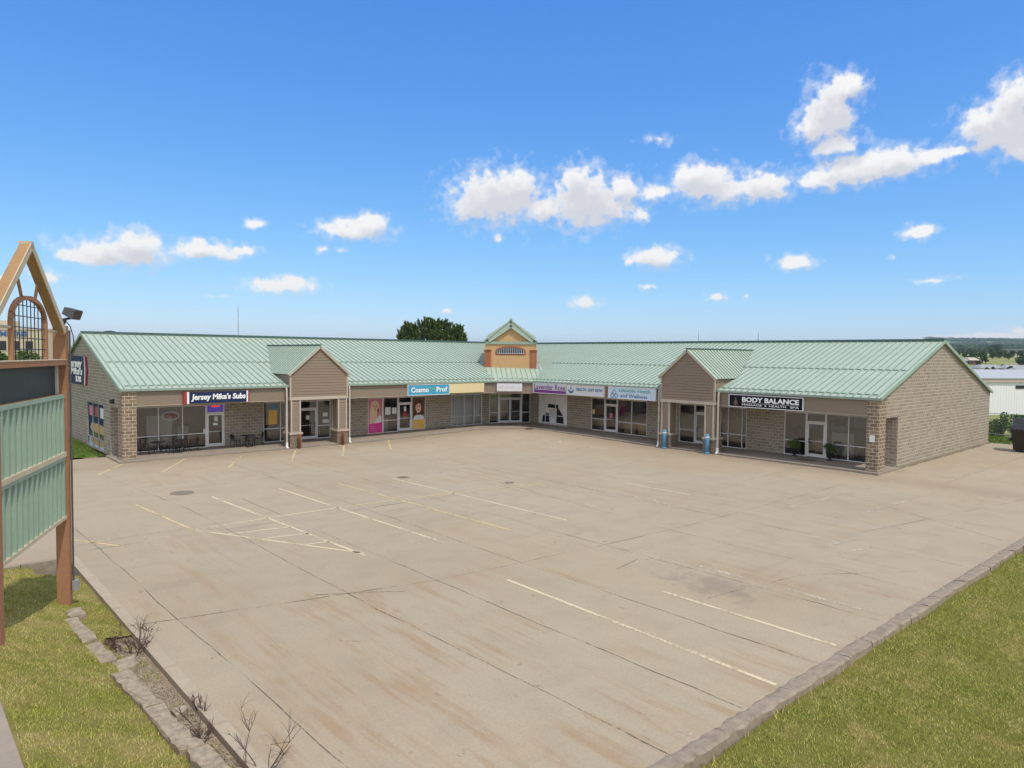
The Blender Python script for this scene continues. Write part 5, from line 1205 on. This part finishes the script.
# ------------------------------------------------------------------ dead shrubs at the lot edge
def shrub(p, h, n_, spread, label, seed, lean=(0, 0)):
    r_ = random.Random(seed); mb = MB()
    def grow(a, d, ln, rad, lev):
        pts = [V(a)]; dd = V(d)
        for i in range(4):
            dd = (dd + V((r_.gauss(0, .16), r_.gauss(0, .16), r_.gauss(0, .08)))).normalized(); pts.append(pts[-1] + dd * ln / 4)
        mb.tube(pts, [rad * (1 - .18 * i) for i in range(5)], 5)
        if lev:
            for i in range(r_.choice((3, 4, 5))):
                k = r_.choice((1, 2, 3)); nd = (dd + V((r_.gauss(0, .6), r_.gauss(0, .6), r_.uniform(-.05, .5)))).normalized(); grow(pts[k], nd, ln * r_.uniform(.35, .6), rad * .55, lev - 1)
    for i in range(n_):
        a = r_.uniform(0, 6.28); d = V((math.cos(a) * spread + lean[0], math.sin(a) * spread + lean[1], 1)).normalized(); grow((p[0] + r_.gauss(0, .08), p[1] + r_.gauss(0, .12), p[2]), d, h * r_.uniform(.6, 1.1), .011, 2)
    o = mb.build('dead_shrub', M['twig']); return tag(o, label, 'shrub', 'dead shrubs along the lot edge')
shrub((-36.72, -28.0, -.12), .62, 11, .5, 'dense leafless twiggy shrub beside the flat kerb fragment', 2)
shrub((-37.1, -27.5, -.12), .30, 14, 1.1, 'low brown tangle of dead stems at the foot of the grass', 3)
shrub((-36.66, -31.7, -.12), .62, 4, .4, 'thin dead shrub with a few upright stems by the loose cobble', 4)
shrub((-36.85, -32.4, -.12), .28, 10, 1.0, 'low dry tangle on the gravel in front of the thin upright stems', 9)
shrub((-36.60, -34.05, -.12), 1.0, 4, .55, 'tall sparse dead shrub at the bottom edge of the picture', 6, (.2, .1))

# ------------------------------------------------------------------ dumpster
t = thing('dumpster', 'dark brown dumpster with a ribbed black sloping lid beyond the right end wall', 'dumpster', (18.3, -33.1, 0))
mb = MB(); y0, y1 = -34.1, -32.0
mb.hexa([(17.75, y0 + .1, .12), (19.05, y0 + .1, .12), (19.05, y1 - .1, .12), (17.75, y1 - .1, .12)], [(17.5, y0, 1.45), (19.2, y0, 1.45), (19.2, y1, 1.45), (17.5, y1, 1.45)])
mb.hexa([(17.45, y0 - .04, 1.45), (19.25, y0 - .04, 1.45), (19.25, y1 + .04, 1.45), (17.45, y1 + .04, 1.45)], [(17.45, y0 - .04, 1.53), (19.25, y0 - .04, 1.53), (19.25, y1 + .04, 1.53), (17.45, y1 + .04, 1.53)]); mb.build('body', M['dumpster'], t)
mb = MB(); mb.hexa([(17.42, y0, 1.535), (17.42, y0, 1.58), (18.55, y0, 2.30), (19.2, y0, 2.30), (19.2, y0, 1.535)], [(17.42, y1, 1.535), (17.42, y1, 1.58), (18.55, y1, 2.30), (19.2, y1, 2.30), (19.2, y1, 1.535)])
for i in range(9):
    y = y0 + .12 + i * (y1 - y0 - .24) / 8; mb.bar((17.45, y, 1.60), (18.55, y, 2.32), .08, .06)
mb.build('lid', M['black'], t)
mb = MB()
mb.box((17.6, y1 + .001, .75), (18.9, y1 + .16, .95)); mb.box((17.6, y0 - .16, .75), (18.9, y0 - .001, .95)); mb.build('fork_pocket', M['dumpster'], t)
mb = MB(); mb.poly([(17.555, -33.75, 1.05), (17.555, -33.2, 1.05), (17.50, -33.2, 1.40), (17.50, -33.75, 1.40)]); mb.build('white_label', M['paper'], t)
for yy in (y0 + .25, y1 - .25):
    mb = MB(); mb.tube([(17.95, yy - .04, .09), (17.95, yy + .04, .09)], .09, 12); mb.tube([(18.95, yy - .04, .09), (18.95, yy + .04, .09)], .09, 12); mb.build('wheel', M['black'], t)

# ------------------------------------------------------------------ trees and background
def tree(name, label, p, h, w_, seed, mat='leaf', n_=1600, leaf=.35, lobes=9, group=None, trunk=.28, up=0.0, cat='tree'):
    r_ = random.Random(seed); p = V(p); t = thing(name, label, cat, p, group)
    mb = MB(); mb.tube([p + V((0, 0, -.5)), p + V((r_.gauss(0, .05), r_.gauss(0, .05), h * .3)), p + V((r_.gauss(0, .1), 0, h * .7))], [w_ * .045 + .05, w_ * .035 + .04, w_ * .012 + .02], 8); cs = []
    for i in range(lobes):
        a = r_.uniform(0, 6.28); rr_ = w_ / 2 * r_.uniform(.15, .68); z = h * r_.uniform(trunk + .12, .84); s_ = r_.uniform(.6, 1.1)
        k = 1 - abs((z / h) - .55) * 1.1
        c_ = p + V((rr_ * math.cos(a) * k * 1.2, rr_ * math.sin(a) * k * 1.2, z)); cs.append((c_, (w_ * .24 * s_, w_ * .24 * s_, h * .16 * s_)))
        mb.tube([p + V((0, 0, h * .3)), (p + V((0, 0, h * .35)) + c_) / 2 + V((0, 0, .1)), c_], [w_ * .015 + .02, w_ * .01 + .015, .01], 5)
    cs.append((p + V((0, 0, h * .86)), (w_ * .2, w_ * .2, h * .13)))
    mb.build('trunk', M['bark'], t); v, f = leafcloud(cs, n_, leaf, seed, up=up); npmesh('crown', v, f, M[mat], t, p); return t
# pines behind the left wing: upright pointed tufts
def pine(p, h, w_, seed, label):
    r_ = np.random.default_rng(seed); p = V(p); t = thing('pine_tree', label, 'tree', p, 'pines behind the left wing')
    mb = MB(); mb.tube([p, p + V((0, 0, h * .5)), p + V((.1, 0, h * .93))], [.28, .18, .03], 8)
    vs = []; m_ = 700; k = 30
    for i in range(m_):
        a = r_.uniform(0, 2 * np.pi); q = r_.uniform(0, 1) ** .5; zz = r_.uniform(.18, 1.0)
        rad = w_ / 2 * q * (1 - max(0, (zz - .55) / .47) ** 2.2) ** .5 if zz < 1.02 else 0
        c_ = np.array(p) + np.array([rad * np.cos(a), rad * np.sin(a), h * zz * (1 - .05 * r_.uniform())])
        th = r_.uniform(.35, .95); sp = r_.uniform(.22, .42)
        d = np.array([np.cos(a) * .35 * q, np.sin(a) * .35 * q, 1.0]); d /= np.linalg.norm(d)
        n0 = r_.normal(size=(k, 3)); n0 /= np.linalg.norm(n0, axis=1)[:, None]; n0 = n0 * .9 + d * .55
        s0 = c_ + d * th * r_.uniform(-.5, .6, k)[:, None] * 1.0; L_ = (sp * (1.0 - .25 * r_.uniform(size=k)))[:, None]
        wv_ = np.cross(n0, r_.normal(size=(k, 3))); wv_ /= np.linalg.norm(wv_, axis=1)[:, None]
        vs.append(np.stack([s0 - wv_ * .10, s0 + wv_ * .10, s0 + n0 * L_], 1).reshape(-1, 3))
        if i % 14 == 0: mb.tube([p + V((0, 0, h * zz * .75)), V(c_)], [.05, .02], 5)
    v = np.concatenate(vs); mb.build('trunk', M['bark'], t); npmesh('crown', v, np.arange(len(v)).reshape(-1, 3), M['pine'], t, p)
for side_, dp, h, w_, sd, lb in ((-16.4, 110, 11.2, 4.6, 1, 'left pine of the dark clump rising behind the left wing roof'), (-13.4, 109, 11.9, 5.6, 2, 'tall left middle pine of the clump behind the left wing roof'), (-11.2, 111, 11.8, 5.0, 3, 'tall right middle pine of the clump behind the left wing roof'), (-8.9, 110, 11.0, 3.6, 4, 'right pine of the dark clump rising behind the left wing roof')):
    q_ = at(dp, side_); pine((q_.x, q_.y, -.5), h + .5, w_, sd, lb)
def mast(px_side, dp, z1, label):
    q_ = at(dp, px_side, -.2); t = thing('antenna_mast', label, 'antenna', q_, 'thin masts behind the roofs')
    mb = MB(); mb.tube([q_, V((q_.x, q_.y, z1))], [.07, .035], 6); mb.build('pole', M['grey'], t)
    mb = MB(); mb.tube([V((q_.x, q_.y, z1 - .02)), V((q_.x, q_.y, z1 + .5))], .015, 5); mb.build('whip', M['grey'], t)
mast(-37.6, 95, 12.5, 'thin mast rising above the left wing roof'); mast(25.5, 95, 9.6, 'short thin mast above the right wing roof left of the other'); mast(33.7, 95, 9.7, 'short thin mast above the right wing roof, rightmost')
# pale office block seen through the sign
bl = at(112, -92, 4.1); lu = V((.80, -.60, 0)).normalized(); Bf = Fr(bl, lu, V((lu.y, -lu.x, 0)))
t = thing('office_building', 'long cream office block with dark windows and blue letters behind the sign', 'building', bl)
mb = MB(); Bf.rect(mb, -30, -2, 15.2, 5.55, -8, 0); mb.build('wall', M['creambuild'], t)
mb = MB(); Bf.rect(mb, -30.1, 5.55, 15.3, 5.85, -8.1, .1); mb.build('parapet', M['trim'], t)
mb = MB(); Bf.rect(mb, 5.5, 5.85, 8, 7.2, -6, -3); mb.build('rooftop_unit', M['creambuild'], t)
for i in range(11):
    u = -8 + i * 2.05; mb = MB(); Bf.rect(mb, u, 2.2, u + 1.15, 3.75, -.02, .03); w_ = mb.build('window', M['darkglass'], t)
    mb = MB(); Bf.rect(mb, u - .08, 2.08, u + 1.23, 2.2, 0, .06); mb.build('sill', M['trim'], w_)
text(Bf, "CUMMINS", 6.7, 4.5, 6.1, .85, .03, M['pblue'], 'lettering', t, .05, .03)
for i, (dp, sd_, h, w_) in enumerate(((88, -62, 5.6, 6.5), (92, -57.5, 4.9, 6.0), (90, -67, 5.0, 6), (95, -53, 4.6, 5))):
    q_ = at(dp, sd_); q_.z = terr(q_.x, q_.y) - .1
    tree('bush', ['tallest rounded green bush seen under the sign arch', 'rounded green bush right of the tallest one, behind the sign', 'green bush at the left picture edge behind the sign', 'low green bush behind the right sign post'][i], q_, h, w_, 40 + i, 'bush', 2200, .28, 9, 'bushes in front of the office block', .0, cat='bush')
# white warehouse and the valley on the right
wb = at(128, 78, -4.4); wu = (SIDE * .985 + VIEW * .17).normalized(); Wf = Fr(wb, wu, V((wu.y, -wu.x, 0)))
t = thing('warehouse', 'large white metal warehouse with a pale low roof beyond the fence', 'building', wb)
mb = MB(); Wf.rect(mb, 0, 0, 60, 6.6, -45, 0)
mb.build('wall', M['warehouse'], t)
mb = MB()
for i in range(100): Wf.rect(mb, i * .6 + .2, 0.3, i * .6 + .23, 6.5, 0, .03)
mb.build('cladding_rib', M['warehouse'], t)
mb = MB(); Wf.rect(mb, -.3, 6.6, 60.3, 7.25, -45, .35); mb.build('eave_band', M['trim'], t)
mb = MB(); mb.hexa([Wf.P(-.4, 7.26, .5), Wf.P(60.4, 7.26, .5), Wf.P(60.4, 8.5, -22), Wf.P(-.4, 8.5, -22)], [Wf.P(-.4, 7.4, .5), Wf.P(60.4, 7.4, .5), Wf.P(60.4, 8.64, -22), Wf.P(-.4, 8.64, -22)]); mb.build('roof', M['paleroof'], t)
mb = MB(); Wf.rect(mb, -.2, -.6, 60.2, .3, -45, .06); mb.build('plinth', M['creambuild'], t)
mb = MB(); Wf.rect(mb, 17.8, 5.4, 19.8, 6.0, 0, .12); mb.build('wall_vent', M['black'], t)
# chain link fence
t = thing('chain_link_fence', 'grey chain link fence along the grass behind the right end wall', 'fence', (29.2, -34, -.3))
for i in range(19):
    y = -44 + i * 2.4; mb = MB(); mb.tube([(29.2, y, -.5), (29.2, y, 1.9)], .035, 6); mb.build('post', M['chain'], t)
mb = MB()
for z in (1.86, .1): mb.tube([(29.2, -44, z), (29.2, -.8, z)], .025, 6)
mb.build('rail', M['chain'], t)
mb = MB(); y = -44.0
while y < -.8:
    for s_ in (-1, 1):
        a = V((29.2, y, .1)); b = V((29.2, y + s_ * 1.76, 1.86)); mb.bar(a, b, .008, .008)
    y += .16
mb.build('mesh', M['chain'], t)
# shrubs and trees between the fence and the warehouse
rr = random.Random(9); bsp = [(70, 46.5, 3.2, 3.0), (74, 50, 2.6, 3.4), (72, 53.5, 3.0, 3.2), (80, 54, 3.2, 2.4), (84, 60, 4.4, 2.4), (90, 63, 3.0, 4), (88, 66, 3.6, 4), (78, 57, 2.6, 3), (96, 70, 3.2, 4.2), (76, 48, 2.4, 3)]
lbs = ['dark bush nearest the back corner of the building', 'low bush second from the back corner', 'bush left of the dumpster lid behind the fence', 'taller shrub in front of the warehouse corner', 'upright shrub standing against the white warehouse wall', 'low bush at the warehouse foot left of the dumpster', 'rounded bush at the warehouse foot above the dumpster', 'low bush between the fence and the upright shrub', 'bush at the warehouse foot near the right picture edge', 'small bush directly behind the fence posts']
for i, (dp, sd_, h, w_) in enumerate(bsp):
    q_ = at(dp, sd_); q_.z = terr(q_.x, q_.y) - .1; tree('bush', lbs[i], q_, h, w_, 60 + i, 'bush' if i % 3 == 1 else 'leaf', 900, .16, 7, 'bushes between the fence and the warehouse', .0, cat='bush')
# houses and trees on the far slope
def house(dp, sd_, wd, dpth, hw_, hr_, wall_, roof_, label, name='house'):
    q_ = at(dp, sd_); q_.z = terr(q_.x, q_.y) - .3; fr = Fr(q_, wu, V((wu.y, -wu.x, 0))); t = thing(name, label, 'house', q_, 'houses on the far slope')
    mb = MB(); fr.rect(mb, 0, 0, wd, hw_, -dpth, 0); mb.build('wall', wall_, t)
    mb = MB(); mb.hexa([fr.P(-.8, hw_, .8), fr.P(wd + .8, hw_, .8), fr.P(wd + .8, hw_, -dpth - .8), fr.P(-.8, hw_, -dpth - .8)], [fr.P(wd * .12, hw_ + hr_, -dpth * .45), fr.P(wd * .88, hw_ + hr_, -dpth * .45), fr.P(wd * .88, hw_ + hr_, -dpth * .55), fr.P(wd * .12, hw_ + hr_, -dpth * .55)]); mb.build('roof', roof_, t)
    k = max(2, int(wd / 5))
    for i in range(k):
        u = wd * (i + .5) / k; mb = MB(); fr.rect(mb, u - .8, 1.0, u + .8, hw_ - .7, 0, .06); mb.build('window', M['darkglass'], t)
sd = lambda px, dp: (px - 512) / 691.4 * dp
house(452, sd(981, 452), 17, 9, 2.6, 2.2, M['warehouse'], M['roofgrey'], 'pale roofed house at the left of the valley row'); house(450, sd(1007, 450), 20, 9, 2.6, 2.2, M['warehouse'], M['roofgrey'], 'long pale roofed house in the valley row at the picture edge')
house(430, sd(1017, 430), 8, 7, 2.2, 1.4, M['wht'], M['roofgrey'], 'small white garage in front of the valley row')
house(800, sd(1007, 800), 52, 20, 5, 4.5, M['trim'], M['roofdark'], 'big house with a dark hipped roof on the hill at the right edge')
house(525, sd(960, 525), 6, 6, 3, 1.8, M['roofgrey'], M['roofgrey'], 'grey blue shed beside the tan barn'); house(528, sd(969, 528), 8, 6, 3.2, 2.2, M['brown'], M['trim'], 'tan roofed barn on the slope above the pale houses')
tsp = [(1250, 961, 10, 22), (1250, 953, 8, 10), (1250, 974, 9, 8), (1260, 978, 10, 8), (1250, 983, 8, 8), (1000, 997, 16, 24), (990, 990, 12, 14), (620, 970, 7, 7), (560, 982, 9, 9), (548, 985, 7, 6), (640, 992, 7, 8), (650, 999, 8, 9), (660, 1004, 8, 8), (520, 1020, 7, 9), (512, 1024, 7, 8), (700, 1011, 8, 9), (440, 1011, 4.5, 4), (438, 993, 4, 3.2), (440, 986, 3.5, 3), (480, 979, 6, 4.5), (700, 1021, 8, 10), (820, 958, 7, 8), (900, 966, 7, 7), (780, 975, 7, 9), (930, 984, 8, 10), (860, 1014, 8, 9), (600, 1008, 6, 6), (580, 974, 6, 6), (690, 964, 6, 8), (470, 1002, 4, 4), (1120, 969, 9, 16), (1150, 1012, 10, 18), (740, 996, 7, 7)]
proto = tree('tree', 'dark rounded deciduous tree on the far slope beyond the warehouse', at(tsp[0][0], sd(tsp[0][1], tsp[0][0])), 12, 9, 5, 'leaf', 1500, .55, 11, 'trees on the far slope', .15)
pz = terr(*proto.location.xy); proto.location.z = pz - .3; proto.scale = (tsp[0][3] / 9, tsp[0][3] / 9, tsp[0][2] / 12)
for i, (dp, sd_, h, w_) in enumerate(tsp[1:]):
    c_ = copy_tree(proto); q_ = at(dp, sd(sd_, dp)); c_.location = (q_.x, q_.y, terr(q_.x, q_.y) - .3); c_.scale = (w_ / 9, w_ / 9, h / 12); c_.rotation_euler.z = i * 1.7
r_ = np.random.default_rng(4); cs = []
for i in range(620):
    dp = r_.uniform(1700, 4500); sd_ = dp * r_.uniform(.60, .80); q_ = at(dp, sd_); s_ = r_.uniform(9, 17); cs.append(((q_.x, q_.y, terr(q_.x, q_.y) + s_ * .35), (s_ * 2.2, s_ * 2.2, s_ * .6)))
v, f = leafcloud(cs, 42000, 4.2, 8); tag(npmesh('woodland', v, f, M['leaf']), 'distant bluish woodland on the hills at the right', 'woodland', kind='stuff')

# ------------------------------------------------------------------ air
mh = bpy.data.materials.new('haze'); mh.use_nodes = True; n = mh.node_tree; n.nodes.remove(n.nodes['Principled BSDF'])
pv = N(n, 'ShaderNodeVolumePrincipled', Color=(.70, .85, 1, 1), Density=.00009, Anisotropy=.3); L(n, pv.outputs[0], n.nodes['Material Output'].inputs['Volume'])
HAZE = True
if HAZE:
    zmin = min(v.co.z for v in bpy.data.objects['ground'].data.vertices); mb = MB(); mb.box((-11200 - 60, -11200 - 60, zmin - 1), (11200, 11200, 190))
    tag(mb.build('haze', mh), kind='stuff', label='thin blue haze in the far air', cat='haze')
S.cycles.volume_bounces = 0; S.cycles.max_bounces = 8; S.cycles.transparent_max_bounces = 12
bpy.context.view_layer.update()
